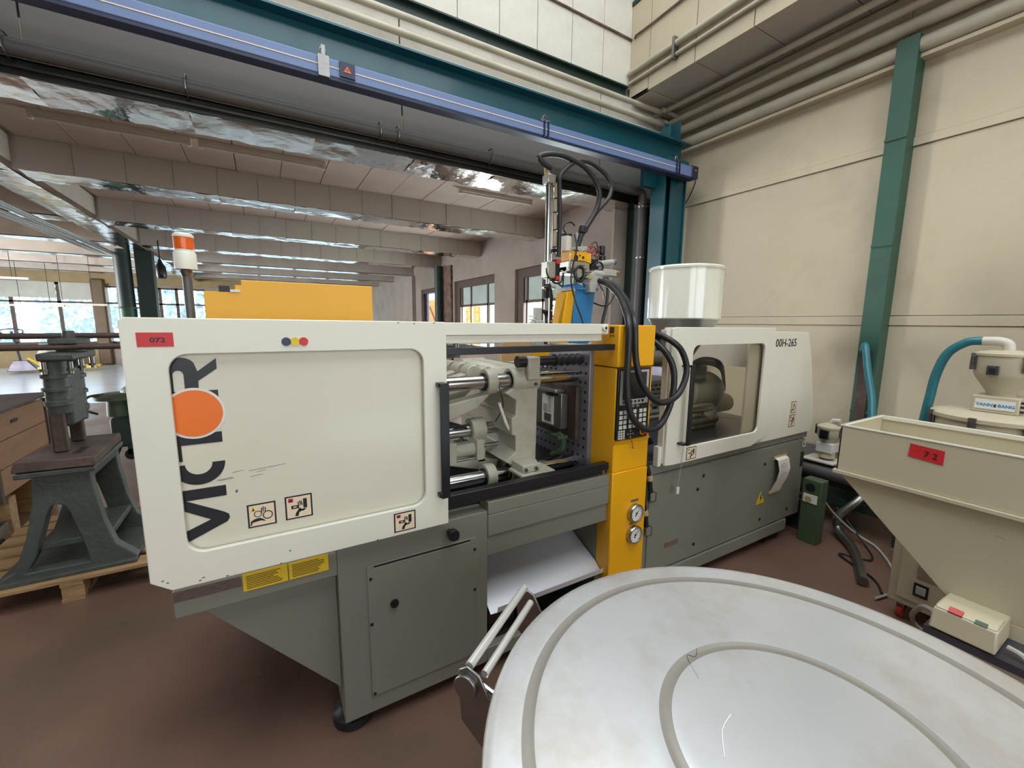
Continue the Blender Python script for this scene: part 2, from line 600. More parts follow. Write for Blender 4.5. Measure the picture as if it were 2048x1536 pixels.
# left and rear walls (behind the camera), the rear one with tall windows
struct('wall_left', M().plate([(-5.2, 0), (4.3, 0), (4.3, 6.4), (-5.2, 6.4)], [], 'yz', -10.2, -10, WALLG))
struct('wall_rear', M().plate([(-10.2, 0), (4.8, 0), (4.8, 6.4), (-10.2, 6.4)], [[(-3.0, 1.2), (-0.2, 1.2), (-0.2, 4.0), (-3.0, 4.0)], [(0.4, 1.2), (3.6, 1.2), (3.6, 4.0), (0.4, 4.0)]], 'xz', -5.2, -5.0, WALLG))
for k, (a, b) in enumerate(((-3.0, -0.2), (0.4, 3.6))):
    w = struct('window_%d' % (3 + k), M().box(a, b, -5.1, -5.05, 2.6, 2.66, FRAMEB).box(a, b, -5.1, -5.05, 3.3, 3.34, FRAMEB))
    for i in range(1, 4):
        xx = a + (b - a) * i / 4
        M().box(xx - 0.03, xx + 0.03, -5.1, -5.05, 1.2, 4.0, FRAMEB).build('mullion', w)

# ------------------------------------------------ low hall behind the opening
ZB, ZC = 3.10, 3.42
cl = struct('ceiling', M().box(-10.2, 4.8, 4.3, 21.0, ZC + 0.02, ZC + 0.25, CEILP))
bays = [(4.36, 6.3), (6.7, 8.75), (9.15, 11.2), (11.6, 13.65)]
for bi, (y0, y1) in enumerate(bays):
    first = None
    k = 0
    x = -1.98
    while x < 4.2:
        x1 = min(x + 0.456, 4.3)
        if first is None:
            first = M().box(x + 0.004, x1 - 0.004, y0 + 0.004, y1 - 0.004, ZC, ZC + 0.02, CEILP).build('ceiling_panel', cl)
            w0 = WL['ceiling_panel' if bi == 0 else first.name].copy()
        else:
            share(first, 'ceiling_panel', cl, w0 + Vector((0.456 * k, 0, random.uniform(-0.003, 0.003))))
        x += 0.456
        k += 1
M().box(-10, -2.4, 4.3, 20.7, ZC, ZC + 0.02, CEILP).box(-1.98, 4.3, 14.05, 20.7, ZC, ZC + 0.02, CEILP).build('ceiling_sheet', cl)
beam_names = ['first', 'second', 'third', 'fourth', 'fifth', 'sixth', 'seventh']
for i, y0 in enumerate((3.93, 6.3, 8.75, 11.2, 13.65, 16.1, 18.4)):
    y1 = y0 + (0.43 if i == 0 else 0.4)
    bm_ = M().box(-10, 4.3, y0 + 0.02, y1 - 0.02, ZB + 0.012, ZC + 0.02, BEAMC).build('ceiling_beam')
    tag(bm_, '%s boarded ceiling beam from the tall hall, with shiny metal underside' % beam_names[i], 'beam', 'cross beams under the low ceiling', 'structure')
    # the underside is clad in lengths of galvanised sheet, the face in boards
    x = -2.0
    if i < 4:
        while x < 4.3:
            ln = 0.82
            x1 = min(x + ln, 4.3)
            m = M()
            nx = 9
            vs, fs = [], []
            for a in range(nx + 1):
                xx = x + (x1 - x) * a / nx
                for b, yy in enumerate((y0 - 0.004, y0 + 0.1, y0 + 0.2, y0 + 0.3, y1 + 0.004)):
                    vs.append((xx, yy, ZB + random.uniform(-0.009, 0.009) + (0.004 if b in (0, 4) else 0)))
            for a in range(nx):
                for b in range(4):
                    fs.append((a * 5 + b, a * 5 + b + 1, (a + 1) * 5 + b + 1, (a + 1) * 5 + b))
            m._take(vs, fs, GALV)
            m.build('soffit_sheet', bm_)
            if i > 0:
                x2 = x
                while x2 < x1 - 0.05:
                    x3 = min(x2 + 0.41, x1)
                    d = random.uniform(0, 0.006)
                    M().box(x2 + 0.002, x3 - 0.002, y0 + d - 0.002, y0 + 0.02, ZB + 0.008, ZC, BEAMC).build('face_board', bm_)
                    x2 += 0.41
            x += ln
        M().box(-10, -2.42, y0, y1, ZB - 0.002, ZB + 0.014, GALV).box(-10, -2.42, y0, y0 + 0.02, ZB, ZC, BEAMC).build('soffit_sheet', bm_)
    else:
        M().box(-10, 4.3, y0, y1, ZB - 0.002, ZB + 0.014, GALV).box(-10, 4.3, y0, y0 + 0.02, ZB, ZC, BEAMC).build('soffit_sheet', bm_)
    if i == 0:
        M().box(-10, 4.3, 3.925, 3.945, 3.10, 3.20, GALVD).box(-10, 4.3, 3.90, 3.945, 3.135, 3.15, GALVD).build('face_sheet', bm_)
# long beam running away on the left
lb = M().box(-2.38, -2.05, 3.95, 20.6, ZB + 0.012, ZC + 0.02, BEAMC).build('ceiling_beam')
tag(lb, 'long ceiling beam running away from the camera above the round green column', 'beam', None, 'structure')
y = 3.95
while y < 20:
    m = M()
    vs, fs = [], []
    for a in range(7):
        for b, xx in enumerate((-2.40, -2.30, -2.21, -2.12, -2.045)):
            vs.append((xx, y + a * 1.2 / 6, ZB - 0.002 + random.uniform(-0.008, 0.008)))
    for a in range(6):
        for b in range(4):
            fs.append((a * 5 + b, (a + 1) * 5 + b, (a + 1) * 5 + b + 1, a * 5 + b + 1))
    m._take(vs, fs, GALV)
    m.box(-2.053, -2.04, y + 0.003, y + 1.197, ZB, ZB + 0.07, GALV)
    m.build('soffit_sheet', lb)
    M().box(-2.05, -2.035, y + 0.003, y + 1.197, ZB + 0.07, ZC, BEAMC).build('face_board', lb)
    y += 1.2
# side wall of the low hall with two windows and a doorway
sw = struct('wall_side', M().plate([(4.22, 0), (20.7, 0), (20.7, 3.44), (4.22, 3.44)],
                                   [[(5.0, 1.0), (7.25, 1.0), (7.25, 2.67), (5.0, 2.67)], [(8.1, 1.0), (10.3, 1.0), (10.3, 2.67), (8.1, 2.67)],
                                    [(11.62, 0.02), (12.95, 0.02), (12.95, 2.62), (11.62, 2.62)]], 'yz', 4.3, 4.56, WALLG))
M().box(4.24, 4.3, 10.4, 10.95, 0, 3.1, STAIN).build('pilaster', sw)
M().box(4.18, 4.3, 13.5, 13.9, 0, 3.1, WALLG).build('pilaster', sw)
for k, (y0, y1) in enumerate(((5.0, 7.25), (8.1, 10.3))):
    w = struct('window_%d' % (5 + k), M().plate([(y0, 1.0), (y1, 1.0), (y1, 2.67), (y0, 2.67)], [[(y0 + 0.12, 1.1), (y1 - 0.22, 1.1), (y1 - 0.22, 2.5), (y0 + 0.12, 2.5)]], 'yz', 4.36, 4.52, FRAMEB), None, 0.004)
    for t in (0.22, 0.62, 0.86):
        yy = y0 + (y1 - y0) * t
        M().box(4.38, 4.43, yy - 0.03, yy + 0.03, 1.1, 2.5, FRAMEB).build('mullion', w)
    M().box(4.38, 4.43, y0 + 0.1, y1 - 0.2, 2.03, 2.08, FRAMEB).build('transom', w)
    M().box(4.40, 4.406, y0 + 0.1, y1 - 0.2, 2.08, 2.5, FROST).build('frosted_pane', w)
    M().box(4.40, 4.406, y0 + 0.1, y1 - 0.2, 1.1, 2.03, GLASS).build('pane', w)
d = struct('door_1', M().plate([(11.62, 0.02), (12.95, 0.02), (12.95, 2.62), (11.62, 2.62)], [[(11.7, 0.05), (12.86, 0.05), (12.86, 2.5), (11.7, 2.5)]], 'yz', 4.33, 4.5, FRAMEB), None, 0.004)
M().box(4.4, 4.44, 12.72, 12.86, 0.05, 2.5, DKSTEEL).build('door_leaf', d)
# far wall: a row of windows between brown pillars
fw = struct('wall_far', M().plate([(-10.2, 0), (4.56, 0), (4.56, 3.44), (-10.2, 3.44)],
                                  [[(-9.4, 0.75), (-5.15, 0.75), (-5.15, 2.88), (-9.4, 2.88)], [(-4.8, 0.75), (-1.9, 0.75), (-1.9, 2.82), (-4.8, 2.82)], [(-1.3, 0.75), (3.9, 0.75), (3.9, 2.75), (-1.3, 2.75)]], 'xz', 20.7, 20.95, WALLG))
M().box(-5.17, -4.79, 20.5, 20.72, 0, 3.05, BRNP).build('pilaster', fw, 0.06)
M().box(-9.9, -4.8, 20.62, 20.7, 0.0, 0.72, YWALL).build('dado_sheet', fw)
M().box(-4.8, -1.9, 20.62, 20.7, 0.0, 0.72, WALLG).build('dado_sheet', fw)
M().box(-10, 4.3, 20.6, 20.7, 2.9, 3.42, YWALL).build('header_sheet', fw)
for k, (x0, x1, z1, mu) in enumerate(((-9.4, -5.15, 2.88, (-8.3, -7.2, -6.05)), (-4.8, -1.9, 2.82, (-3.9, -3.3, -2.8, -2.38)), (-1.3, 3.9, 2.75, (0, 1.3, 2.6)))):
    w = struct('window_%d' % (7 + k), M().box(x0, x1, 20.74, 20.8, 0.75, 0.83, FRAMEB).box(x0, x1, 20.74, 20.8, z1 - 0.06, z1, FRAMEB))
    for xx in mu:
        M().box(xx - 0.045, xx + 0.045, 20.74, 20.8, 0.8, z1, FRAMEB).build('mullion', w)
    M().box(x0, x1, 20.74, 20.8, 2.18, 2.24, FRAMEB).build('transom', w)
    M().box(x0, x1, 20.77, 20.776, 0.8, z1, GLASS).build('pane', w)
    if k == 0:
        M().box(x0, -6.1, 20.70, 20.73, 2.34, 2.88, BLIND).build('blind', w)
        M().box(-6.0, x1, 20.70, 20.73, 2.30, 2.88, BLIND).build('blind', w)
struct('wall_outer', M().plate([(4.3, 0), (20.95, 0), (20.95, 3.44), (4.3, 3.44)], [[(5, 0.9), (8.5, 0.9), (8.5, 2.9), (5, 2.9)], [(9.5, 0.9), (14, 0.9), (14, 2.9), (9.5, 2.9)], [(15, 0.9), (20, 0.9), (20, 2.9), (15, 2.9)]], 'yz', -10.2, -10, WALLG))
# columns
c = thing('column', 'round dark green steel column with a flange above paler green paint', 'column', (-2.49, 12.1, 0), None, 'structure')
M().cyl((-2.49, 12.1, 1.9), (-2.49, 12.1, 3.1), 0.145, DKGREEN, n=28).build('shaft', c)
M().cyl((-2.49, 12.1, 0), (-2.49, 12.1, 1.88), 0.15, GREENC, n=28).build('lower_shaft', c)
M().cyl((-2.49, 12.1, 1.875), (-2.49, 12.1, 1.9), 0.21, GREENC, n=28).build('flange', c)
o = M().box(-2.27, -1.98, 12.0, 12.28, 0, 3.1, DKGREEN).build('column', None, 0.01)
tag(o, 'square dark green column beside the round one', 'column', None, 'structure')
o = M().cyl((4.14, 11.0, 0), (4.14, 11.0, 3.12), 0.11, DKGREEN, n=24).build('column')
tag(o, 'slim dark green column by the stained strip and far doorway', 'column', None, 'structure')
o = M().box(4.18, 4.32, 3.98, 4.2, 0, 3.5, DKGREEN).box(4.32, 4.36, 3.96, 4.22, 0, 3.5, DKGREEN).build('column', None, 0.004)
tag(o, 'dark green corner post behind the teal gantry column', 'column', None, 'structure')
struct('trim_3', M().box(3.96, 4.3, 4.2, 4.24, 0, 3.1, WALLG))
# green steel channel column against the right wall
c = thing('column', 'dark green steel channel column standing against the beige wall', 'column', (4.52, 1.58, 0), None, 'structure')
M().box(4.455, 4.60, 1.622, 1.638, 0, 3.86, GREENC).box(4.455, 4.60, 1.502, 1.515, 0, 3.86, GREENC).box(4.44, 4.455, 1.50, 1.64, 0, 3.86, GREENC).build('channel', c, 0.002)
M().box(4.42, 4.44, 1.53, 1.61, 0, 1.45, RUST).build('cable_cover', c)
for z in (0.9, 2.3, 3.12):
    M().box(4.43, 4.445, 1.50, 1.64, z, z + 0.02, GREENC).build('strap', c)
# fixtures and services -------------------------------------------------
for n_, (x0, x1, yy, lab) in enumerate(((-1.62, -0.5, 5.45, 'white tube lamp batten nearest the long beam in the first ceiling bay'), (-0.44, 0.72, 5.45, 'white tube lamp batten in the middle of the first ceiling bay'),
                                        (2.35, 3.5, 5.45, 'white tube lamp batten nearest the side wall in the first ceiling bay'), (-1.5, 0.4, 7.7, 'long white tube lamp batten in the second ceiling bay'))):
    t = thing('tube_lamp', lab, 'lamp', ((x0 + x1) / 2, yy, 3.34), 'tube lamps on the low ceiling')
    M().box(x0, x1, yy - 0.03, yy + 0.03, 3.38, 3.42, FIXT).build('batten', t)
    M().cyl((x0 + 0.03, yy, 3.362), (x1 - 0.03, yy, 3.362), 0.014, FIXT, n=10).build('tube', t)
    M().box(x0, x0 + 0.03, yy - 0.02, yy + 0.02, 3.34, 3.38, FIXT).build('lamp_holder', t)
    M().box(x1 - 0.03, x1, yy - 0.02, yy + 0.02, 3.34, 3.38, FIXT).build('lamp_holder', t)
for n_, (xx, yy, zz, lab) in enumerate(((-5.5, 15.2, 2.58, 'hanging tube lamp highest in the row before the far windows'), (-5.6, 17.5, 1.98, 'low hanging tube lamp before the far left window'), (-4.3, 16.0, 2.0, 'low hanging tube lamp nearest the brown pillar'))):
    t = thing('hanging_lamp', lab, 'lamp', (xx, yy, zz), 'hanging tube lamps in the far hall')
    M().box(xx - 0.6, xx + 0.6, yy - 0.06, yy + 0.06, zz, zz + 0.05, FIXT).build('lamp_tray', t)
    M().cyl((xx - 0.3, yy, zz + 0.05), (xx - 0.3, yy, 3.42), 0.006, INK, n=6).cyl((xx + 0.3, yy, zz + 0.05), (xx + 0.3, yy, 3.42), 0.006, INK, n=6).build('chain', t)
bits = [(-2.62, 2.97, 0.022, 'bright steel pipe nearest the long ceiling beam'), (-2.72, 2.99, 0.028, 'second steel pipe beside the long ceiling beam'),
        (-2.82, 2.97, 0.022, 'third steel pipe beside the long ceiling beam'), (-2.92, 2.97, 0.02, 'outermost steel pipe beside the long ceiling beam')]
for xx, zz, rr_, lab in bits:
    o = M().cyl((xx + 0.1, 4.4, zz), (xx + 0.1, 12.0, zz), rr_, ALU, n=12).build('ceiling_pipe')
    tag(o, lab, 'pipe', 'steel pipes under the low ceiling')
# pipes of the tall hall, turning the corner
o = M().tube([(-8, 3.86, 4.18), (4.05, 3.86, 4.18), (4.28, 3.8, 4.18), (4.34, 3.6, 4.18), (4.34, -5, 4.18)], 0.028, PIPEC, 12, 5).build('wall_pipe')
tag(o, 'thin beige pipe turning the corner, uppermost of the pipes', 'pipe')
o = M().tube([(-8, 3.86, 4.05), (4.08, 3.86, 4.05), (4.32, 3.8, 4.05), (4.40, 3.6, 4.05), (4.40, -5, 4.05)], 0.03, PIPEC, 12, 5).build('wall_pipe')
tag(o, 'thin beige pipe turning the corner, second from the top', 'pipe')
o = M().tube([(-8, 3.86, 3.90), (4.1, 3.86, 3.90), (4.40, 3.8, 3.93), (4.48, 3.6, 3.95), (4.48, -5, 3.95)], 0.05, PIPEC, 16, 5).build('wall_pipe')
tag(o, 'thick beige pipe just above the teal gantry beam', 'pipe')
o = M().tube([(4.50, 3.9, 3.79), (4.50, -5, 3.79)], 0.055, PIPEC, 16, 1).build('wall_pipe')
tag(o, 'thick beige pipe along the right wall, lowest of the pipes', 'pipe')
o = M().box(4.50, 4.6, -5, 3.95, 3.70, 3.73, WALLR).build('trim_4')
o['kind'] = 'structure'
t = thing('bulkhead_pipes', 'pair of beige conduit pipes clipped along the bulkhead face', 'pipe', (3.87, 0, 4.5))
M().tube([(3.865, 3.96, 4.52), (3.865, 1.6, 4.52)], 0.03, PIPEC, 12, 1).tube([(3.865, 1.5, 4.56), (3.865, -4, 4.56)], 0.036, PIPEC, 12, 1).build('pipe', t)
M().tube([(3.875, 3.96, 4.42), (3.875, -4, 4.42)], 0.02, PIPEC, 10, 1).build('pipe', t)
for yy in (3.3, 1.55, 0.3):
    M().box(3.83, 3.90, yy, yy + 0.03, 4.38, 4.58, STEEL).build('pipe_clip', t)
t = thing('conduit', 'thin dark conduit with a round fitting high on the bulkhead', 'conduit', (3.88, 3.5, 5.0))
M().tube([(0.5, 3.97, 4.98), (3.82, 3.97, 4.90), (3.88, 3.9, 4.90), (3.88, 2.9, 4.92)], 0.012, STAIN, 8, 4).build('tube', t)
M().cyl((3.86, 3.0, 4.92), (3.86, 0.5, 4.98), 0.03, FIXT, n=10).build('lamp_tube', t)
M().ball((3.86, 3.2, 5.06), 0.03, BLACK, 10, (1, 1, 1.5)).cyl((3.86, 3.2, 4.92), (3.86, 3.2, 5.04), 0.008, BLACK, n=8).build('fitting', t)
o = M().box(4.1, 4.25, 3.85, 3.95, 4.27, 4.38, DKGREEN).build('junction_box', None, 0.005)
tag(o, 'small dark junction box in the corner behind the pipes', 'box')
# grey plastic drain pipe under the lintel, dropping down at the opening's right side
t = thing('drain_pipe', 'grey plastic drain pipe along the lintel, dropping beside the teal column', 'pipe', (1.5, 3.86, 3.2))
M().cyl((-8, 3.87, 3.235), (4.02, 3.87, 3.235), 0.048, PVC, n=18).build('run', t)
M().tube([(4.0, 3.87, 3.235), (4.07, 3.87, 3.22), (4.09, 3.87, 3.1)], 0.05, PVC, 16, 4).build('elbow', t)
M().cyl((4.09, 3.87, 3.16), (4.09, 3.87, 0.0), 0.048, PVC, n=18).build('drop', t)
for z in (2.45, 3.05):
    M().cyl((4.09, 3.87, z), (4.09, 3.87, z + 0.02), 0.056, ALU, n=18).build('collar', t)
for xx in (-1.2, -0.35, 0.95, 1.1, 2.0, 3.3):
    M().tube([(xx, 3.92, 3.30), (xx, 3.82, 3.29), (xx, 3.81, 3.2), (xx, 3.9, 3.17)], 0.006, STEEL, 6, 3).build('pipe_clip', t)
# ---------------------------------------------------------------- gantry
t = thing('gantry_crane_frame', 'teal painted steel gantry beam on a teal corner column', 'gantry', (4.2, 3.55, 0))
M().box(-7, 4.42, 3.47, 3.67, 3.70, 3.718, TEAL).box(-7, 4.36, 3.56, 3.575, 3.46, 3.70, TEAL).box(-7, 4.36, 3.47, 3.67, 3.445, 3.46, TEAL).build('beam', t, 0.002)
M().box(4.02, 4.04, 3.48, 3.68, 0, 3.44, TEAL).box(4.04, 4.38, 3.575, 3.59, 0, 3.44, TEAL).box(4.37, 4.39, 3.48, 3.68, 0, 3.44, TEAL).box(4.14, 4.37, 3.50, 3.515, 0, 3.44, TEAL).build('column', t, 0.002)
M().box(4.08, 4.09, 3.50, 3.64, 3.71, 3.86, TEAL).box(4.09, 4.25, 3.60, 3.61, 3.71, 3.92, TEAL).box(4.25, 4.26, 3.50, 3.64, 3.71, 3.95, TEAL).build('stub', t, 0.002)
M().box(3.82, 4.02, 3.6, 3.66, 3.20, 3.44, TEAL).build('gusset', t, 0.002)
M().box(4.02, 4.36, 3.44, 3.48, 3.3, 3.5, TEAL).build('end_plate', t, 0.002)
t = thing('power_rail', 'blue enclosed crane rail with a thin pale stripe, hung under the teal beam', 'rail', (0, 3.36, 3.27))
M().box(-6, 4.30, 3.32, 3.42, 3.29, 3.40, RAILBLUE).build('housing', t, 0.006)
M().box(-6, 4.30, 3.325, 3.415, 3.27, 3.289, NAVY).build('track_slot', t)
M().box(-6, 4.05, 3.317, 3.32, 3.343, 3.349, PEACH).build('stripe', t)
M().box(4.26, 4.36, 3.31, 3.43, 3.28, 3.41, NAVY).cyl((4.31, 3.31, 3.36), (4.31, 3.30, 3.36), 0.012, AMBER, n=10).build('end_cap', t, 0.004)
M().box(0.56, 0.66, 3.305, 3.318, 3.30, 3.395, NAVY).plate([(0.585, 3.33), (0.635, 3.33), (0.61, 3.37)], [], 'xz', 3.302, 3.306, AMBER).build('warning_sign', t)
M().text('M', INK, 0.022, (0.602, 3.301, 3.338), (1, 0, 0), (0, 0, 1)).build('sign_mark', t)
for xx in (0.46, 2.27, 4.02):
    m = M().tube([(xx - 0.02, 3.36, 3.40), (xx - 0.02, 3.34, 3.44), (xx, 3.34, 3.47), (xx + 0.02, 3.34, 3.44), (xx + 0.02, 3.36, 3.40)], 0.006, STEEL, 6, 3)
    if xx < 1:
        m.box(xx - 0.035, xx + 0.035, 3.30, 3.315, 3.27, 3.40, STEEL).box(xx - 0.012, xx + 0.012, 3.30, 3.31, 3.40, 3.46, STEEL)
    else:
        m.box(xx - 0.025, xx - 0.018, 3.30, 3.32, 3.28, 3.41, NAVY).box(xx + 0.018, xx + 0.025, 3.30, 3.32, 3.28, 3.41, NAVY).box(xx - 0.05, xx + 0.05, 3.33, 3.36, 3.41, 3.43, STEEL)
    m.build('hanger', t)
M().tube([(4.36, 3.37, 3.34), (4.5, 3.45, 3.30), (4.55, 3.6, 3.12), (4.56, 3.75, 3.05)], 0.006, BLACK, 6, 5).build('power_cord', t)

# ================================================================ INJECTION MOULDING MACHINE
mc = thing('injection_moulding_machine', 'long grey and cream injection moulding machine with yellow operator console and closed sliding guard door', 'machine', (1.7, 2.1, 0))
DIRTY = mat('worn_brown_print', '5f4f47', 0.7, var=0.35, scale=30, stretch=(1, 1, 10))
X_, Z_ = (1, 0, 0), (0, 0, 1)
# ---- grey frame
m = M()
m.box(0.18, 0.808, 1.58, 2.72, 0.07, 0.82, GREY)
base = m.build('base_frame', mc, 0.004)
M().box(-0.302, 0.18, 1.58, 2.70, 0.708, 0.80, GREY).build('clamp_end_frame', mc, 0.004)
M().plate([(-0.255, 0.708), (0.179, 0.708), (0.179, 0.19)], [], 'xz', 1.635, 2.66, GREY).build('gusset_panel', mc, 0.002)
M().plate([(0.284, 0.145), (0.748, 0.145), (0.748, 0.715), (0.284, 0.715)], [[(0.31, 0.700), (0.72, 0.700), (0.72, 0.709), (0.31, 0.709)]], 'xz', 1.574, 1.58, GREY).build('access_panel', mc, 0.002)
ap = bpy.data.objects['access_panel']
for i, (x, z) in enumerate(((0.296, 0.659), (0.294, 0.466), (0.295, 0.157), (0.741, 0.659), (0.741, 0.467), (0.741, 0.157))):
    M().cyl((x, 1.571, z), (x, 1.575, z), 0.0065, INK, n=10).build('screw', ap)
M().cyl((0.384, 1.560, 0.527), (0.384, 1.575, 0.527), 0.012, BLACK, n=14).cyl((0.384, 1.566, 0.527), (0.384, 1.574, 0.527), 0.017, INK, n=14).build('lock_knob', ap)
M().box(0.31, 0.72, 1.5785, 1.582, 0.700, 0.709, INK).build('slot', ap)
M().box(0.808, 1.53, 1.575, 2.70, 0.70, 0.80, GREY).box(0.808, 1.53, 1.575, 1.66, 0.80, 0.862, GREY).box(0.808, 1.53, 1.585, 2.70, 0.60, 0.698, GREY).build('bed_beam', mc, 0.004)
M().box(0.808, 1.85, 2.3, 2.72, 0.07, 0.6, GREY).build('rear_bed', mc)
M().box(0.808, 1.60, 1.585, 1.63, 0.07, 0.135, GREY).build('sill', mc, 0.003)
M().box(0.82, 1.6, 1.7, 2.3, 0.07, 0.09, DKSTEEL).box(0.9, 1.05, 1.75, 1.95, 0.09, 0.2, RUST).build('drip_tray', mc)
m = M()
pr = [(1.60, 0.30), (1.63, 0.33), (2.28, 0.56)]
vs = []
for y, z in ((1.585, 0.325), (1.59, 0.295), (1.60, 0.29), (1.66, 0.335), (2.28, 0.585)):
    vs += [(0.835 + (0.03 if y < 1.6 else 0), y, z), (1.525, y, z)]
m._take(vs, [(0, 1, 3, 2), (2, 3, 5, 4), (4, 5, 7, 6), (6, 7, 9, 8)], mat('chute_steel', 'cfcfd2', 0.4, 0.35, var=0.06, scale=2))
m.build('ejection_chute', mc, 0, True, 'pale metal parts chute')
m = M().box(1.79, 3.60, 1.60, 2.72, 0.16, 0.78, GREY).box(1.79, 3.63, 1.60, 2.72, 0.785, 0.845, GREY).box(1.6, 3.42, 1.585, 2.72, 0.075, 0.16, GREY).box(1.53, 1.79, 1.66, 2.72, 0.07, 0.84, GREY)
rb = m.build('injection_base', mc, 0.004)
M().box(1.865, 3.60, 1.592, 1.602, 0.17, 0.775, GREY).build('side_cover', mc, 0.003)
sc_ = bpy.data.objects['side_cover']
for x, z in ((2.30, 0.62), (2.30, 0.25), (3.05, 0.66), (3.05, 0.24), (3.42, 0.24), (2.35, 0.70)):
    M().cyl((x, 1.588, z), (x, 1.594, z), 0.011, INK, n=10).build('screw', sc_)
M().box(3.55, 3.59, 1.588, 1.594, 0.56, 0.675, INK).build('vent_grille', sc_)
M().box(2.02, 2.14, 1.589, 1.593, 0.30, 0.33, STAIN).build('name_plate', sc_)
M().text('CE', WHITE, 0.07, (3.545, 1.588, 0.715), X_, Z_, sx=0.7, bold=0.001).build('ce_mark', sc_)
M().plate([(2.985, 0.365), (3.085, 0.365), (3.035, 0.455)], [], 'xz', 1.589, 1.592, SYEL).plate([(3.037, 0.44), (3.022, 0.405), (3.036, 0.405), (3.028, 0.375), (3.050, 0.413), (3.036, 0.413), (3.045, 0.438)], [], 'xz', 1.5875, 1.589, INK).build('hazard_triangle', sc_)
m = M()
vs = []
for y, z, dx in ((1.59, 0.69, 0), (1.562, 0.675, 0.0), (1.55, 0.60, 0.01), (1.558, 0.53, 0.0), (1.575, 0.47, -0.02), (1.585, 0.425, -0.03)):
    vs += [(3.165 + dx, y, z), (3.315 + dx, y, z)]
m._take(vs, [(i * 2, i * 2 + 1, i * 2 + 3, i * 2 + 2) for i in range(5)], PAPER)
for k in range(6):
    m.box(3.19, 3.26 + 0.01 * (k % 3), 1.5495, 1.5505, 0.645 - 0.018 * k, 0.649 - 0.018 * k, GREYC)
m.box(3.155, 3.33, 1.585, 1.590, 0.672, 0.70, TAPE).box(3.13, 3.28, 1.585, 1.590, 0.415, 0.437, TAPE)
m.build('paper_pocket', sc_)
for x, y in ((0.225, 1.68), (0.7, 2.6), (3.36, 1.70), (3.3, 2.6), (1.9, 2.6), (0.25, 2.6)):
    M().rev((x, y, 0), (x, y, 0.07), [(0, 0.075), (0.1, 0.082), (0.55, 0.08), (0.7, 0.06), (1, 0.05)], RUBBER, 24).build('levelling_foot', mc)
M().cyl((0.622, 1.575, 0.772), (0.622, 1.545, 0.772), 0.012, BLACK, n=12).hexa([(0.60, 1.535, 0.79), (0.612, 1.535, 0.80), (0.655, 1.535, 0.757), (0.645, 1.535, 0.742), (0.60, 1.55, 0.79), (0.612, 1.55, 0.80), (0.655, 1.55, 0.757), (0.645, 1.55, 0.742)], BLACK).cyl((0.628, 1.55, 0.771), (0.628, 1.53, 0.771), 0.025, BLACK, n=14).build('isolator_knob', mc, 0.002)
# yellow instruction plates under the door
m = M().box(-0.115, 0.018, 1.574, 1.579, 0.744, 0.806, SYEL).box(0.022, 0.15, 1.574, 1.579, 0.744, 0.806, SYEL)
for xa, xb in ((-0.105, 0.005), (0.032, 0.14)):
    for k in range(8):
        e = random.uniform(0, 0.03)
        m.box(xa, xb - e, 1.5733, 1.574, 0.795 - 0.0062 * k, 0.7972 - 0.0062 * k, LOGO)
m.build('instruction_plate', mc)
M().box(-0.30, -0.12, 1.577, 1.58, 0.765, 0.80, DIRTY).build('worn_label', mc)
# ---- cream clamp guard: top rail, door
TOPX0 = 0.58
M().box(TOPX0, 1.50, 1.60, 1.72, 1.597, 1.648, CREAM).box(TOPX0, 1.47, 1.615, 1.72, 1.563, 1.597, CREAM).cyl((1.47, 1.598, 1.628), (1.47, 1.585, 1.628), 0.016, CREAM, n=18).cyl((1.47, 1.586, 1.628), (1.47, 1.582, 1.628), 0.007, INK, n=12).build('guard_top_rail', mc, 0.003)
M().box(TOPX0, 1.535, 1.575, 1.60, 1.518, 1.548, BLACK).build('upper_guide_rail', mc, 0.002)
M().box(0.55, 1.515, 1.57, 1.61, 0.893, 0.93, BLACK).box(0.55, 1.5, 1.60, 1.66, 0.862, 0.893, INK).build('lower_guide_rail', mc, 0.002)
dr = M().plate([(-0.34, 0.872), (-0.29, 0.834), (0.604, 0.834), (0.604, 1.642), (0.596, 1.650), (-0.33, 1.655), (-0.34, 1.645)], [rrect(-0.243, 0.511, 0.938, 1.550, 0.05)], 'xz', 1.53, 1.548, CREAM)
dr = dr.build('clamp_guard_door', mc, 0.003)
M().box(-0.34, -0.325, 1.548, 1.60, 0.88, 1.645, CREAM).box(-0.33, 0.6, 1.548, 1.60, 1.632, 1.648, CREAM).box(0.59, 0.604, 1.548, 1.59, 0.84, 1.645, CREAM).box(-0.30, 0.6, 1.548, 1.578, 0.834, 0.85, CREAM).build('door_return', dr, 0.002)
M().box(-0.32, 0.588, 1.556, 1.566, 0.86, 1.62, PANEL).build('window_panel', dr)
m = M().box(0.561, 0.596, 1.487, 1.50, 0.962, 1.42, BLACK)
m.box(0.557, 0.59, 1.50, 1.531, 1.405, 1.42, BLACK).box(0.557, 0.59, 1.50, 1.531, 0.962, 0.977, BLACK)
m.build('door_handle', dr, 0.002)
M().box(-0.305, -0.224, 1.5285, 1.530, 1.573, 1.613, REDL).build('red_label', dr)
M().text('072', INK, 0.019, (-0.277, 1.5283, 1.5855), X_, Z_, sx=1.25, bold=0.0004).build('label_number', dr)
for k, (x, mm_) in enumerate(((0.060, DBLUE), (0.085, SYEL), (0.110, REDL))):
    M().cyl((x, 1.526, 1.583), (x, 1.531, 1.583), 0.0135, mm_, n=20).build('round_magnet', dr, 0, True, ['dark blue round magnet', 'yellow round magnet', 'red round magnet'][k])
m = M()
YL, YH = 1.5545, 1.556
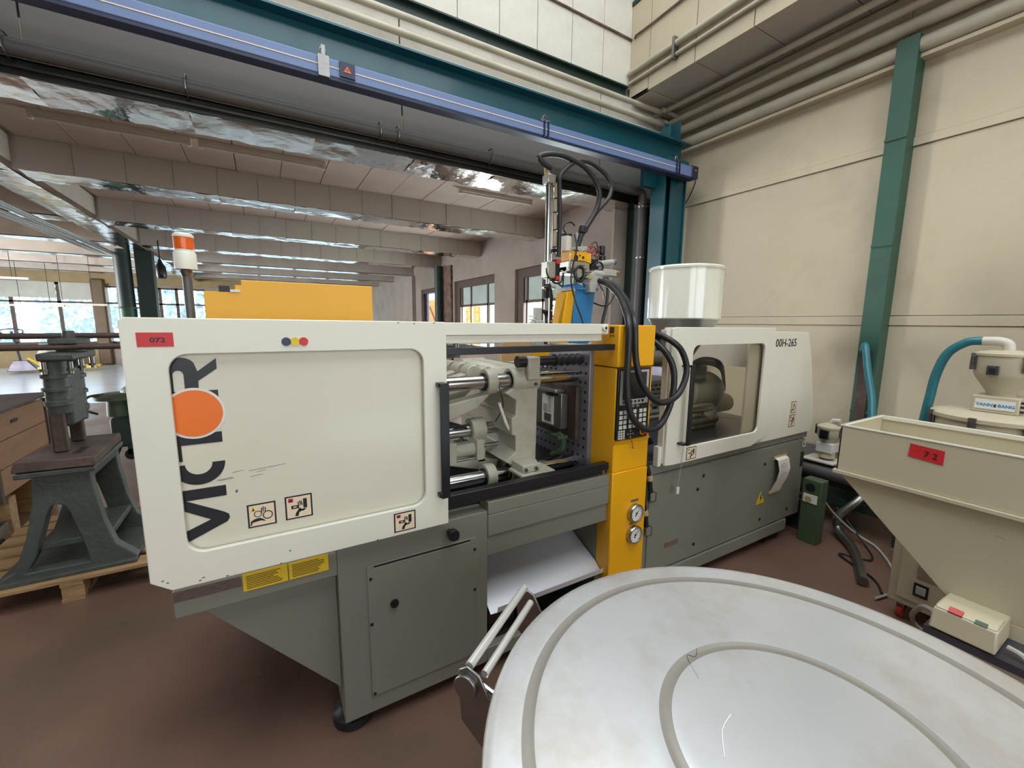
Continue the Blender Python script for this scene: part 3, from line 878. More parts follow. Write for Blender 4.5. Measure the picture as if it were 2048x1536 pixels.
# rotated lettering on the inner panel, reading upwards
m.plate([(-0.29, 1.122), (-0.245, 1.103), (-0.146, 1.046), (-0.134, 1.036), (-0.132, 1.024), (-0.139, 1.012), (-0.245, 0.966), (-0.29, 0.948), (-0.29, 0.982), (-0.246, 1.002), (-0.181, 1.028), (-0.245, 1.068), (-0.29, 1.090)], [], 'xz', YL, YH, LOGO)
m.box(-0.29, -0.135, YL, YH, 1.099, 1.133, LOGO)
o_ = disc(-0.198, 1.213, 0.067, 24, 180, 360)
i_ = disc(-0.198, 1.213, 0.034, 24, 360, 180)
m.plate(o_ + [(-0.131, 1.213)][:0] + i_, [], 'xz', YL, YH, LOGO)
m.plate([(-0.29, 1.225), (-0.236, 1.225), (-0.236, 1.274), (-0.133, 1.274), (-0.133, 1.307), (-0.236, 1.307), (-0.236, 1.33), (-0.29, 1.33)], [], 'xz', YL, YH, LOGO)
m.box(-0.29, -0.133, YL, YH, 1.402, 1.438, LOGO)
m.plate([(-0.26, 1.42), (-0.26, 1.49)] + [(-0.217 + 0.037 * math.cos(math.radians(a)), 1.502 + 0.037 * math.sin(math.radians(a))) for a in range(170, 20, -15)] + [(-0.179, 1.497), (-0.131, 1.535), (-0.131, 1.503), (-0.179, 1.468), (-0.181, 1.42), (-0.213, 1.42), (-0.213, 1.487)] + [(-0.226 + 0.013 * math.cos(math.radians(a)), 1.488 + 0.013 * math.sin(math.radians(a))) for a in range(0, 181, 30)] + [(-0.239, 1.42)], [], 'xz', YL, YH, LOGO)
m.build('logo_lettering', dr)
M().plate(disc(-0.196, 1.370, 0.078, 40), [], 'xz', 1.5535, 1.5545, WHITE).plate(disc(-0.196, 1.370, 0.071, 40), [], 'xz', 1.5525, 1.5535, ORANGE).build('logo_disc', dr)


def sticker(parent, x0, x1, z0, z1, y, kind):
    """framed warning pictogram"""
    w, h = x1 - x0, z1 - z0
    q = lambda u, v: (x0 + w * u, z0 + h * v)
    m = M()
    m.plate([q(0, 0), q(1, 0), q(1, 1), q(0, 1)], [], 'xz', y - 0.0008, y, INK)
    m.plate([q(.06, .06), q(.94, .06), q(.94, .94), q(.06, .94)], [], 'xz', y - 0.0014, y - 0.0008, PEACH)
    a, b = y - 0.0020, y - 0.0014
    if kind == 'gear':
        m.plate([q(.12, .70), q(.30, .70), q(.21, .90)], [], 'xz', a, b, SYEL)
        m.plate([q(.17, .72), q(.25, .72), q(.21, .84)], [], 'xz', a - 0.0005, a, INK)
        for cx, cy, r in ((.36, .56, .13), (.70, .46, .17)):
            n = 24
            out = [(x0 + w * cx + w * (r if i % 2 else r * 1.12) * math.cos(2 * math.pi * i / n), z0 + h * cy + w * (r if i % 2 else r * 1.12) * math.sin(2 * math.pi * i / n)) for i in range(n)]
            inn = [(x0 + w * cx + w * r * .84 * math.cos(2 * math.pi * i / n), z0 + h * cy + w * r * .84 * math.sin(2 * math.pi * i / n)) for i in range(n)]
            m.plate(out, [inn], 'xz', a, b, INK)
        m.plate([q(.08, .10), q(.10, .28), q(.24, .36), q(.42, .38), q(.56, .28), q(.62, .20), q(.46, .26), q(.30, .24), q(.16, .22), q(.12, .10)], [], 'xz', a, b, INK)
        for u, v in ((.49, .72), (.55, .76), (.62, .72)):
            m.plate([q(u - .02, v - .14), q(u + .01, v - .14), q(u + .03, v + .08), q(u - .01, v + .08)], [], 'xz', a, b, INK)
    else:
        m.plate([q(.12, .74), q(.30, .74), q(.30, .90), q(.12, .90)], [], 'xz', a, b, SYEL if kind == 'hand_y' else SRED)
        m.plate([q(.15, .76), q(.27, .76), q(.21, .88)], [], 'xz', a - 0.0005, a, INK)
        m.plate([q(.66, .42), q(.80, .42), q(.80, .82), q(.66, .82)], [], 'xz', a, b, INK)
        m.plate([q(.22, .44), q(.50, .44), q(.50, .58), q(.22, .58)], [[q(.29, .49), q(.38, .48), q(.45, .51), q(.38, .54), q(.29, .53)]], 'xz', a, b, INK)
        m.plate([q(.34, .12), q(.46, .10), q(.50, .26), q(.62, .32), q(.78, .40), q(.66, .30), q(.58, .38), q(.56, .44), q(.50, .44), q(.46, .36), q(.38, .26)], [], 'xz', a, b, INK)
        for u, v in ((.48, .66), (.54, .70), (.60, .68)):
            m.plate([q(u - .03, v + .04), q(u, v + .08), q(u + .04, v - .10), q(u + .01, v - .16)], [], 'xz', a, b, INK)
    return m.build('warning_sticker', parent)


sticker(dr, -0.085, -0.003, 0.972, 1.052, 1.556, 'gear')
sticker(dr, 0.024, 0.108, 0.974, 1.057, 1.556, 'hand')
sticker(dr, 0.382, 0.466, 0.848, 0.925, 1.53, 'hand')
m = M()
rc = random.Random(11)
for cx, cz in ((-0.31, 0.872), (-0.298, 0.862), (-0.22, 0.846), (-0.213, 0.853), (-0.15, 0.84), (0.0, 0.838), (0.32, 0.838), (0.42, 1.645), (0.48, 1.643), (0.555, 1.646), (0.03, 0.875)):
    pts = [(cx + rc.uniform(.4, 1) * .006 * math.cos(a), cz + rc.uniform(.3, 1) * .0035 * math.sin(a)) for a in (0, 1, 2, 3, 4, 5)]
    m.plate(pts, [], 'xz', 1.5293, 1.530, STAIN)
m.build('paint_chips', dr, kind='stuff')
m = M()
for k in range(7):
    x, z = -0.16 + rc.uniform(0, .16), 1.155 + rc.uniform(-.012, .016)
    l = rc.uniform(.02, .07)
    m.plate([(x, z), (x + l, z + .004), (x + l, z + .0048), (x, z + .0012)], [], 'xz', 1.5552, 1.556, DIRTY)
m.plate([(-0.112, 1.108), (-0.106, 1.112), (-0.104, 1.105), (-0.11, 1.10)], [], 'xz', 1.5552, 1.556, STAIN)
m.build('scuff_marks', dr, kind='stuff')
# ---- yellow operator console
m = M().box(1.53, 1.79, 1.56, 1.76, 0.87, 1.425, YELLOW).box(1.525, 1.787, 1.55, 1.76, 1.43, 1.643, YELLOW).box(1.53, 1.79, 1.555, 1.66, 0.25, 0.87, YELLOW)
con = m.build('operator_console', mc, 0.005)
M().plate([(1.545, 1.045), (1.563, 1.015), (1.563, 1.045)], [], 'yz', 1.53, 1.785, YELLOW).build('console_lip', con)
cp = M().box(1.532, 1.762, 1.545, 1.56, 1.05, 1.424, SCREEN).build('control_panel', con, 0.002)
M().plate([(1.545, 1.235), (1.748, 1.235), (1.748, 1.413), (1.545, 1.413)], [[(1.562, 1.262), (1.732, 1.262), (1.732, 1.402), (1.562, 1.402)]], 'xz', 1.543, 1.545, GREYC).build('screen_bezel', con)
M().box(1.562, 1.732, 1.5435, 1.545, 1.262, 1.402, SCREEN).build('display_screen', con)
m = M()
for k in range(6):
    m.box(1.566 + k * 0.027, 1.58 + k * 0.027, 1.5418, 1.543, 1.243, 1.256, LOGO)
for bx in (1.548, 1.616, 1.690):
    for i in range(2):
        for j in range(4):
            m.box(bx + i * 0.03, bx + i * 0.03 + 0.022, 1.543, 1.545, 1.205 - j * 0.026 - 0.019, 1.205 - j * 0.026, KEYS)
for i in range(3):
    for j in range(4):
        m.box(1.545 + i * 0.017, 1.557 + i * 0.017, 1.543, 1.545, 1.092 - j * 0.0125, 1.101 - j * 0.0125, KEYS)
for dx, dz in ((0, .016), (0, -.016), (.018, 0), (-.018, 0), (0, 0)):
    m.box(1.628 + dx, 1.638 + dx, 1.5435, 1.545, 1.072 + dz, 1.080 + dz, GREY)
m.box(1.63, 1.65, 1.5435, 1.545, 1.219, 1.231, GREY).box(1.665, 1.685, 1.5435, 1.545, 1.219, 1.231, GREY)
m.build('keypad', con, kind='stuff')
M().rev((1.725, 1.545, 1.085), (1.725, 1.52, 1.085), [(0, 0.02), (0.15, 0.02), (0.2, 0.012), (0.5, 0.012), (0.6, 0.018), (1, 0.016)], SRED, 18).rev((1.725, 1.5449, 1.085), (1.725, 1.543, 1.085), [(0, 0.024), (1, 0.024)], SYEL, 20).build('emergency_stop', con)
for z in (0.620, 0.494):
    g = M().rev((1.702, 1.555, z), (1.702, 1.528, z), [(0, 0.05), (0.1, 0.052), (0.8, 0.052), (1, 0.048), (1, 0.043), (0.8, 0.042)], ALU, 32, False).cyl((1.702, 1.555, z), (1.702, 1.536, z), 0.043, WHITE, n=32).build('pressure_gauge', con)
    m = M()
    for k in range(11):
        a = math.radians(225 - 27 * k)
        c_, s_ = math.cos(a), math.sin(a)
        m.hexa([(1.702 + c_ * 0.033 - s_ * .001, 1.5345, z + s_ * 0.033 + c_ * .001), (1.702 + c_ * 0.039 - s_ * .001, 1.5345, z + s_ * 0.039 + c_ * .001), (1.702 + c_ * 0.039 + s_ * .001, 1.5345, z + s_ * 0.039 - c_ * .001), (1.702 + c_ * 0.033 + s_ * .001, 1.5345, z + s_ * 0.033 - c_ * .001)] + [(1.702 + c_ * 0.033 - s_ * .001, 1.536, z + s_ * 0.033 + c_ * .001), (1.702 + c_ * 0.039 - s_ * .001, 1.536, z + s_ * 0.039 + c_ * .001), (1.702 + c_ * 0.039 + s_ * .001, 1.536, z + s_ * 0.039 - c_ * .001), (1.702 + c_ * 0.033 + s_ * .001, 1.536, z + s_ * 0.033 - c_ * .001)], INK)
    m.plate([(1.692, z - 0.014), (1.697, z - 0.017), (1.722, z + 0.022)], [], 'xz', 1.533, 1.5345, INK).cyl((1.702, 1.536, z), (1.702, 1.532, z), 0.005, INK, n=10)
    m.build('dial_needle', con)
M().box(1.675, 1.73, 1.552, 1.555, 0.683, 0.695, STAIN).build('gauge_plate', con)
M().box(1.672, 1.727, 1.552, 1.555, 0.552, 0.562, STAIN).build('gauge_plate', con)
M().box(1.522, 1.525, 1.585, 1.615, 1.603, 1.633, RUST).box(1.522, 1.525, 1.583, 1.59, 1.585, 1.592, INK).box(1.522, 1.525, 1.603, 1.61, 1.585, 1.592, INK).build('indicator_window', con)
M().box(1.527, 1.530, 1.60, 1.606, 0.82, 0.90, INK).box(1.527, 1.530, 1.592, 1.608, 0.85, 0.857, INK).build('latch_slot', con)
M().tube([(1.635, 1.545, 1.055), (1.64, 1.535, 1.03), (1.652, 1.54, 1.0)], 0.002, BRNP, 6, 3).ball((1.653, 1.54, 0.998), 0.005, BRNP, 8).build('key_string', con)
# ---- clamp unit inside the guard
cu_ = [(1.85, 1.358), (1.85, 0.868), (2.45, 1.358), (2.45, 0.868)]
for y, z in cu_:
    M().cyl((0.0, y, z), (1.62, y, z), 0.034, CHROME, n=28).build('tie_bar', mc)
plat = M().plate([(1.132, 1.42), (1.206, 1.42), (1.213, 1.334), (1.208, 0.916), (1.2, 0.81), (1.10, 0.81), (1.10, 0.90), (1.02, 0.945), (1.083, 0.99), (1.082, 1.073), (1.059, 1.081), (1.058, 1.171), (1.081, 1.177), (1.083, 1.26), (1.02, 1.30), (1.10, 1.338), (1.10, 1.40)], [], 'xz', 1.80, 2.50, CREAMD).build('moving_platen', mc, 0.006)
for y, z in cu_:
    M().rev((1.065, y, z), (1.218, y, z), [(0.04, 0.046), (0.0, 0.048), (0, 0.060), (0.08, 0.066), (1, 0.067)], CREAMD, 28, False).cyl((1.075, y, z), (1.08, y, z), 0.0475, INK, n=24).build('bar_boss', plat)
    M().rev((0.925, y, z), (0.975, y, z), [(0, 0.045), (0, 0.062), (0.5, 0.066), (1, 0.062), (1, 0.036)], CREAMD, 28, False).build('bar_collar', plat)
    M().cyl((0.918, y, z), (0.93, y, z), 0.045, INK, n=24).build('bar_seal', plat)
M().box(1.13, 1.205, 1.765, 1.81, 1.36, 1.482, CREAMD).build('top_lug', plat, 0.01)
M().cyl((1.188, 1.785, 1.34), (1.188, 1.775, 1.34), 0.008, RUST, n=8).build('bolt', plat)
M().box(1.04, 1.235, 1.66, 1.80, 0.895, 0.912, CREAMD).box(1.06, 1.16, 1.69, 1.80, 0.912, 0.95, CREAMD).build('slide_shoe', plat, 0.004)
for x in (1.075, 1.135):
    M().cyl((x, 1.69, 0.93), (x, 1.678, 0.93), 0.009, STEEL, n=6).build('bolt', plat)
M().hexa([(0.99, 1.93, 1.38), (1.20, 1.93, 1.38), (1.20, 2.38, 1.38), (0.99, 2.38, 1.38), (1.02, 1.95, 1.415), (1.19, 1.95, 1.418), (1.19, 2.36, 1.418), (1.02, 2.36, 1.415)], CREAMD).build('platen_cap', plat, 0.004)
for i, (y, z0) in enumerate(((1.98, 0), (2.12, 0.0), (2.26, 0))):
    M().hexa([(0.55, y, 1.20), (0.95, y, 1.36), (1.02, y, 1.42), (0.55, y, 1.30), (0.55, y + 0.07, 1.20), (0.95, y + 0.07, 1.36), (1.02, y + 0.07, 1.42), (0.55, y + 0.07, 1.30)], CREAMD).cyl((0.93, y - 0.01, 1.385), (0.93, y + 0.08, 1.385), 0.045, CREAMD, n=20).build('toggle_link', mc, 0.004)
for i, y in enumerate((1.98, 2.2)):
    M().hexa([(0.60, y, 1.08), (0.95, y, 1.20), (1.03, y, 1.27), (0.60, y, 1.20), (0.60, y + 0.09, 1.08), (0.95, y + 0.09, 1.20), (1.03, y + 0.09, 1.27), (0.60, y + 0.09, 1.20)], CREAMD).build('toggle_link', mc, 0.004)
    M().hexa([(0.60, y, 0.96), (1.06, y, 0.83), (1.08, y, 0.90), (0.60, y, 1.0), (0.60, y + 0.09, 0.96), (1.06, y + 0.09, 0.83), (1.08, y + 0.09, 0.90), (0.60, y + 0.09, 1.0)], CREAMD).build('toggle_link', mc, 0.004)
M().cyl((0.5, 2.02, 1.075), (1.15, 2.02, 1.075), 0.035, CHROME, n=24).build('guide_rod', mc)
M().rev((0.92, 2.02, 1.075), (1.0, 2.02, 1.075), [(0, 0.037), (0, 0.064), (1, 0.064), (1, 0.037)], CREAMD, 24, False).box(0.955, 1.0, 1.98, 2.05, 0.90, 1.05, CREAMD).cyl((0.962, 1.965, 1.06), (0.962, 1.955, 1.06), 0.008, TAPE, n=8).build('rod_bracket', mc, 0.003)
M().box(0.76, 0.81, 1.93, 2.04, 0.925, 1.04, CREAMD).cyl((0.80, 1.985, 0.985), (0.965, 1.985, 0.985), 0.04, CREAMD, n=20).box(0.925, 0.965, 1.93, 2.04, 0.93, 1.04, CREAMD).cyl((0.8, 1.945, 0.94), (0.95, 1.945, 0.94), 0.006, CHROME, n=8).cyl((0.8, 1.945, 1.03), (0.95, 1.945, 1.03), 0.006, CHROME, n=8).build('ejector_cylinder', mc, 0.002)
M().cyl((0.96, 1.985, 0.99), (1.12, 1.985, 0.99), 0.012, CHROME, n=14).rev((1.09, 1.985, 0.99), (1.14, 1.985, 0.99), [(0, 0.03), (0.3, 0.034), (1, 0.05)], CREAMD, 18).build('ejector_rod', mc)
for k in range(4):
    M().tube([(0.60, 1.93 + k * .03, 1.15), (0.72, 1.93 + k * .03, 1.13 + .01 * k), (0.82, 1.95 + k * .03, 1.12), (0.90, 2.0 + k * .02, 1.09)], 0.008, RUBBER, 8, 4).build('hydraulic_hose', mc)
M().tube([(0.97, 1.82, 1.39), (1.0, 1.80, 1.28), (1.02, 1.83, 1.22), (0.99, 1.85, 1.15)], 0.003, BLACK, 6, 4).tube([(1.0, 1.83, 1.25), (1.05, 1.83, 1.12), (1.09, 1.84, 1.09)], 0.008, CREAM, 8, 4).build('sensor_wire', mc)
M().box(0.3, 1.5, 1.67, 2.6, 0.822, 0.828, INK).build('bed_plate', mc)
M().box(0.5, 1.1, 2.55, 2.62, 1.42, 1.50, DKSTEEL).box(0.62, 0.9, 2.4, 2.6, 1.43, 1.47, STEEL).build('rear_manifold', mc)
for k in range(7):
    M().cyl((0.60 + k * 0.075, 2.50, 1.44), (0.60 + k * 0.075, 2.50, 1.52), 0.018, STEEL, n=10).ball((0.6 + k * .075, 2.5, 1.525), 0.02, DKSTEEL, 8).build('valve', mc)
# mechanical safety bar: knob, tube, ribbed boot
M().cyl((1.085, 1.80, 1.455), (1.13, 1.80, 1.455), 0.030, BLACK, n=24).build('safety_bar_knob', mc)
M().cyl((1.205, 1.80, 1.455), (1.32, 1.80, 1.455), 0.026, BLACK, n=24).build('safety_bar', mc)
M().rev((1.31, 1.80, 1.455), (1.55, 1.80, 1.455), [(i / 24, 0.033 if i % 4 in (0, 1) else 0.022) for i in range(25)], RUBBER, 20).build('ribbed_boot', mc)
# fixed platen with bolt holes and mould
fp = M().plate([(1.73, 0.81), (2.62, 0.81), (2.62, 1.36), (2.13, 1.38), (2.10, 1.52), (1.73, 1.52)], [], 'yz', 1.50, 1.62, mat('platen_steel', '85848c', 0.42, 0.5, var=0.15, scale=3, dirt='55535c', dirt_amt=0.5)).build('fixed_platen', mc, 0.004)
m = M()
for i in range(18):
    for j in range(12):
        y, z = 1.76 + i * 0.046, 0.86 + j * 0.052
        if i % 6 == 5 or (z > 1.39 and y > 2.1):
            continue
        m.cyl((1.4985, y, z), (1.502, y, z), 0.009, INK, n=8)
m.build('bolt_holes', fp, kind='stuff')
M().box(1.47, 1.50, 1.80, 2.2, 1.0, 1.30, RUST).build('clamp_plate', fp, 0.003)
M().box(1.42, 1.47, 1.87, 2.16, 1.05, 1.255, STEEL).box(1.40, 1.47, 1.90, 2.14, 1.255, 1.275, ALU).build('mould_half', fp, 0.004)
M().box(1.414, 1.42, 1.94, 2.05, 1.065, 1.235, WHITE).box(1.410, 1.414, 1.955, 2.02, 1.08, 1.125, STEEL).box(1.410, 1.414, 1.96, 1.975, 1.14, 1.225, GREYC).box(1.410, 1.414, 1.99, 2.03, 1.14, 1.18, GREYC).box(1.40, 1.415, 1.92, 1.99, 1.235, 1.25, BLACK).build('mould_insert', fp)
M().tube([(1.40, 1.86, 1.03), (1.43, 1.86, 1.0), (1.44, 1.88, 0.93), (1.42, 1.95, 0.88)], 0.016, SOCKGREEN, 8, 4).box(1.38, 1.45, 1.84, 1.92, 1.005, 1.02, SOCKGREEN).build('green_bracket', fp)
M().box(1.3, 1.5, 1.95, 2.3, 0.828, 0.86, BLACK).build('part_tray', mc)
# wooden and coloured things seen through the machine's far side
M().plate([(-0.216, 1.2), (0.50, 1.2), (0.50, 1.829), (-0.075, 1.829), (-0.075, 1.805), (-0.10, 1.805), (-0.10, 1.774), (-0.216, 1.774)], [], 'xz', 2.3, 2.68, YELLOW).build('rear_housing', mc, 0.003)
M().box(-0.16, -0.12, 2.3, 2.34, 1.774, 1.80, INK).box(-0.118, -0.08, 2.295, 2.33, 1.774, 1.785, WHITE).build('housing_catch', mc)
bx_, by_ = -0.278, 2.38
M().cyl((bx_, by_, 1.0), (bx_, by_, 1.86), 0.018, PVC, n=14).rev((bx_, by_, 1.83), (bx_, by_, 1.87), [(0, 0.015), (0.6, 0.025), (1, 0.02)], STEEL, 14).build('beacon_pole', mc)
bc = M().rev((bx_, by_, 1.868), (bx_, by_, 1.945), [(0, 0.042), (0.9, 0.042), (1, 0.036)], CREAM, 24).build('beacon_base', mc)
M().rev((bx_, by_, 1.952), (bx_, by_, 2.005), [(i / 12, 0.037 + (0.0015 if i % 2 else 0)) for i in range(13)], AMBER, 24).build('amber_lens', bc)
M().cyl((bx_, by_, 1.94), (bx_, by_, 1.954), 0.037, WHITE, n=24).build('white_collar', bc)
M().rev((bx_, by_, 2.004), (bx_, by_, 2.022), [(0, 0.039), (0.6, 0.038), (1, 0.030)], CREAM, 24).build('beacon_cap', bc)
# rear guard (far side of the machine)
M().box(-0.3, -0.22, 2.66, 2.72, 0.8, 1.55, CREAM).box(-0.3, 1.5, 2.68, 2.72, 1.50, 1.56, CREAM).build('rear_guard_frame', mc, 0.003)
# ---- injection side
cov = M().plate([(2.72, 0.835), (3.64, 0.835), (3.662, 0.96), (3.54, 1.40), (3.457, 1.60), (2.72, 1.612)], [], 'xz', 1.585, 1.60, CREAM).build('injection_cover', mc, 0.003)
M().box(3.44, 3.457, 1.6, 2.7, 1.3, 1.60, CREAM).box(2.72, 3.457, 1.6, 2.7, 1.585, 1.60, CREAM).build('cover_return', mc)
M().text('100H-265', INK, 0.077, (2.985, 1.5845, 1.503), X_, Z_, sx=1.0, bold=0.0008).build('model_number', cov)
sticker(cov, 3.312, 3.386, 1.007, 1.095, 1.585, 'gear')
sticker(cov, 3.303, 3.385, 0.903, 0.995, 1.585, 'hand')
d2 = M().plate([(1.9185, 0.8501), (1.985, 0.8443), (2.7673, 0.8462), (2.8993, 0.8892), (2.9384, 0.8902), (2.9384, 1.6324), (1.9557, 1.6344), (1.9185, 1.6285)], [rrect(2.1024, 2.8338, 0.9381, 1.5317, 0.045)], 'xz', 1.545, 1.562, CREAM).build('injection_guard_door', mc, 0.003)
M().box(1.9117, 1.9264, 1.562, 1.60, 0.86, 1.63, CREAM).box(1.8872, 1.9117, 1.562, 1.60, 1.50, 1.62, CREAM).box(1.8824, 1.9117, 1.565, 1.60, 0.845, 0.96, CREAM).box(1.9215, 2.9335, 1.562, 1.60, 1.61, 1.632, CREAM).build('door_return', d2, 0.002)
M().box(2.073, 2.8651, 1.566, 1.570, 0.91, 1.55, GUARDG).build('window_pane', d2)
M().box(2.0275, 2.0577, 1.49, 1.502, 0.9663, 1.4256, BLACK).box(2.01, 2.05, 1.502, 1.545, 1.4142, 1.4256, BLACK).box(2.01, 2.05, 1.502, 1.545, 0.9663, 0.9776, BLACK).build('door_handle', d2, 0.002)
sticker(d2, 2.1024, 2.1904, 0.856, 0.9313, 1.545, 'hand_y')
M().tube([(2.06, 1.535, 0.95), (2.055, 1.54, 0.82), (2.045, 1.545, 0.70)], 0.0015, GREYC, 6, 3).box(2.035, 2.055, 1.54, 1.548, 0.66, 0.70, WHITE).build('tag_string', d2)
M().box(1.80, 2.02, 1.60, 1.64, 0.87, 0.905, BLACK).build('guide_rail', mc, 0.002)
M().box(1.80, 3.4, 1.62, 1.64, 1.56, 1.60, BLACK).build('guide_rail', mc, 0.002)
M().cyl((1.62, 2.0, 1.415), (2.6, 2.0, 1.415), 0.055, STEEL, n=24).build('injection_cylinder', mc)
M().cyl((1.62, 1.95, 1.02), (2.9, 1.95, 1.02), 0.025, CHROME, n=20).build('guide_rod', mc)
m = M()
nx, nz = 14, 5
holes = []
for j in range(nz):
    for i in range(nx):
        x = 1.85 + i * 0.05 + (0.025 if j % 2 else 0)
        holes.append([(x, 1.105 + j * 0.03), (x + 0.036, 1.105 + j * 0.03), (x + 0.036, 1.117 + j * 0.03), (x, 1.117 + j * 0.03)])
m.plate([(1.80, 1.08), (2.60, 1.08), (2.60, 1.26), (1.80, 1.26)], holes, 'xz', 1.98, 1.985, STEEL)
m.box(1.80, 2.60, 1.985, 2.25, 1.255, 1.262, STEEL)
m.build('perforated_heater_guard', mc)
M().cyl((1.62, 2.12, 1.17), (2.75, 2.12, 1.17), 0.06, DKSTEEL, n=24).build('barrel', mc)
M().box(1.80, 3.4, 1.7, 2.6, 0.845, 0.85, DKSTEEL).build('bed_plate', mc)
M().hexa([(1.9, 1.9, 1.55), (1.95, 1.9, 1.55), (2.12, 1.9, 1.28), (2.05, 1.9, 1.28), (1.9, 1.93, 1.55), (1.95, 1.93, 1.55), (2.12, 1.93, 1.28), (2.05, 1.93, 1.28)], BLACK).build('brace', mc)
CASTC = CREAMD
iu = M().rev((2.62, 2.10, 1.13), (3.12, 2.10, 1.13), [(0, 0.07), (0.05, 0.10), (0.3, 0.105), (0.32, 0.12), (0.36, 0.12), (0.4, 0.105), (0.7, 0.125), (0.85, 0.15), (0.95, 0.13), (1, 0.09)], CASTC, 28).build('injection_unit', mc)
M().box(2.78, 3.08, 2.0, 2.35, 0.85, 1.05, CASTC).cyl((2.9, 1.93, 0.98), (2.9, 1.99, 0.98), 0.05, CASTC, n=18).build('carriage', iu, 0.02)
M().cyl((3.1, 2.12, 1.0), (3.35, 2.12, 1.0), 0.075, CASTC, n=22).build('hydraulic_motor', iu)
M().box(2.55, 2.9, 2.0, 2.3, 1.22, 1.34, DKSTEEL).cyl((2.40, 1.97, 0.93), (3.0, 1.97, 0.93), 0.035, STEEL, n=18).build('throat_block', iu, 0.01)
for k, a in enumerate(((0, 0.0), (0.03, 0.015), (-0.02, 0.04))):
    M().tube([(2.55, 1.98 + a[0], 1.28), (2.68, 1.97 + a[0], 1.345 + a[1]), (2.85, 1.96, 1.36 + a[1]), (3.02, 1.97, 1.31 + a[1]), (3.12, 2.0, 1.2), (3.16, 2.02, 1.13)], 0.012, RUBBER, 8, 5).build('hydraulic_hose', iu)
for k in range(5):
    M().tube([(1.80, 1.72 + k * .04, 0.93 + .02 * k), (1.88, 1.70 + k * .03, 1.00), (1.98, 1.74 + k * .03, 0.97 - .02 * k), (2.1, 1.8, 0.9)], 0.012, RUBBER if k % 2 else BLACK, 8, 4).build('hydraulic_hose', mc)
M().box(1.82, 1.95, 1.8, 1.95, 0.85, 0.98, CREAM).cyl((1.85, 1.78, 1.06), (1.85, 1.82, 1.06), 0.02, ALU, n=14).cyl((1.93, 1.85, 1.0), (2.06, 1.85, 1.0), 0.028, STEEL, n=14).build('valve_block', mc, 0.005)
# bundles with connectors hanging beside the console
for k, pts in enumerate(([(1.82, 1.60, 0.90), (1.835, 1.58, 0.80), (1.85, 1.575, 0.70)], [(1.80, 1.59, 0.72), (1.81, 1.575, 0.60), (1.825, 1.57, 0.50)])):
    c = M().tube(pts, 0.014, BLACK, 10, 5).tube([(pts[1][0], pts[1][1] - .002, pts[1][2] - .0), (pts[1][0] + .006, pts[1][1] - .004, pts[1][2] - .03)], 0.017, TAPE, 10, 1).build('plug_cable', mc)
    x, y, z = pts[-1]
    M().box(x - 0.012, x + 0.038, y - 0.015, y + 0.01, z - 0.06, z - 0.005, CLEARP).box(x - .006, x + .03, y - .01, y - .003, z - .055, z - .01, GREYC).build('clear_connector', c, 0.002)

# ================================================================ HOPPER ON THE BARREL
hp = thing('material_hopper', 'round cream enamel material hopper on top of the injection unit', 'hopper', (2.77, 2.15, 1.34))
M().rev((2.77, 2.15, 1.688), (2.77, 2.15, 2.062), [(0, 0.255), (0.02, 0.262), (0.95, 0.262), (0.955, 0.270), (0.99, 0.272), (1.0, 0.268)], TANKG, 56).build('drum', hp)
M().rev((2.77, 2.15, 2.061), (2.77, 2.15, 2.075), [(0, 0.266), (0.5, 0.262), (1, 0.20)], TANKG, 56).build('lid', hp)
M().rev((2.77, 2.15, 1.34), (2.77, 2.15, 1.69), [(0, 0.07), (0.15, 0.07), (0.2, 0.09), (0.95, 0.245), (1, 0.255)], mat('brushed_cone', '9c9a93', 0.35, 0.7, var=0.06), 48).build('cone', hp)
M().box(2.70, 2.84, 2.08, 2.22, 1.30, 1.36, STEEL).build('flange', hp, 0.003)
M().tube([(2.905, 1.917, 2.02), (2.915, 1.92, 2.0)], 0.001, GREYC, 5, 1).tube([(2.925, 1.925, 2.03), (2.935, 1.932, 2.0), (2.95, 1.942, 2.0)], 0.001, GREYC, 5, 1).build('pen_mark', hp)

# ================================================================ PICKER ROBOT ON THE FIXED PLATEN
rb_ = thing('picker_robot', 'sprue picker robot with tall chrome cylinder, yellow valve box and blue post', 'robot', (1.72, 2.12, 1.52))
M().plate([(1.655, 1.522), (1.80, 1.522), (1.842, 1.86), (1.70, 1.895), (1.675, 1.88)], [], 'xz', 2.10, 2.24, ROBBLUE).box(1.67, 1.85, 2.08, 2.26, 1.855, 1.87, ROBBLUE).build('blue_post', rb_, 0.004)
M().plate([(1.555, 1.522), (1.635, 1.522), (1.672, 1.848), (1.61, 1.84)], [], 'xz', 2.09, 2.20, YELLOW).build('yellow_arm_cover', rb_, 0.006)
M().box(1.62, 1.68, 2.09, 2.2, 1.845, 1.865, GREYC).build('cover_cap', rb_, 0.003)
M().box(1.55, 1.86, 2.05, 2.28, 1.50, 1.522, GREYC).box(1.5, 1.62, 1.9, 2.1, 1.52, 1.53, GREYC).build('foot_plate', rb_)
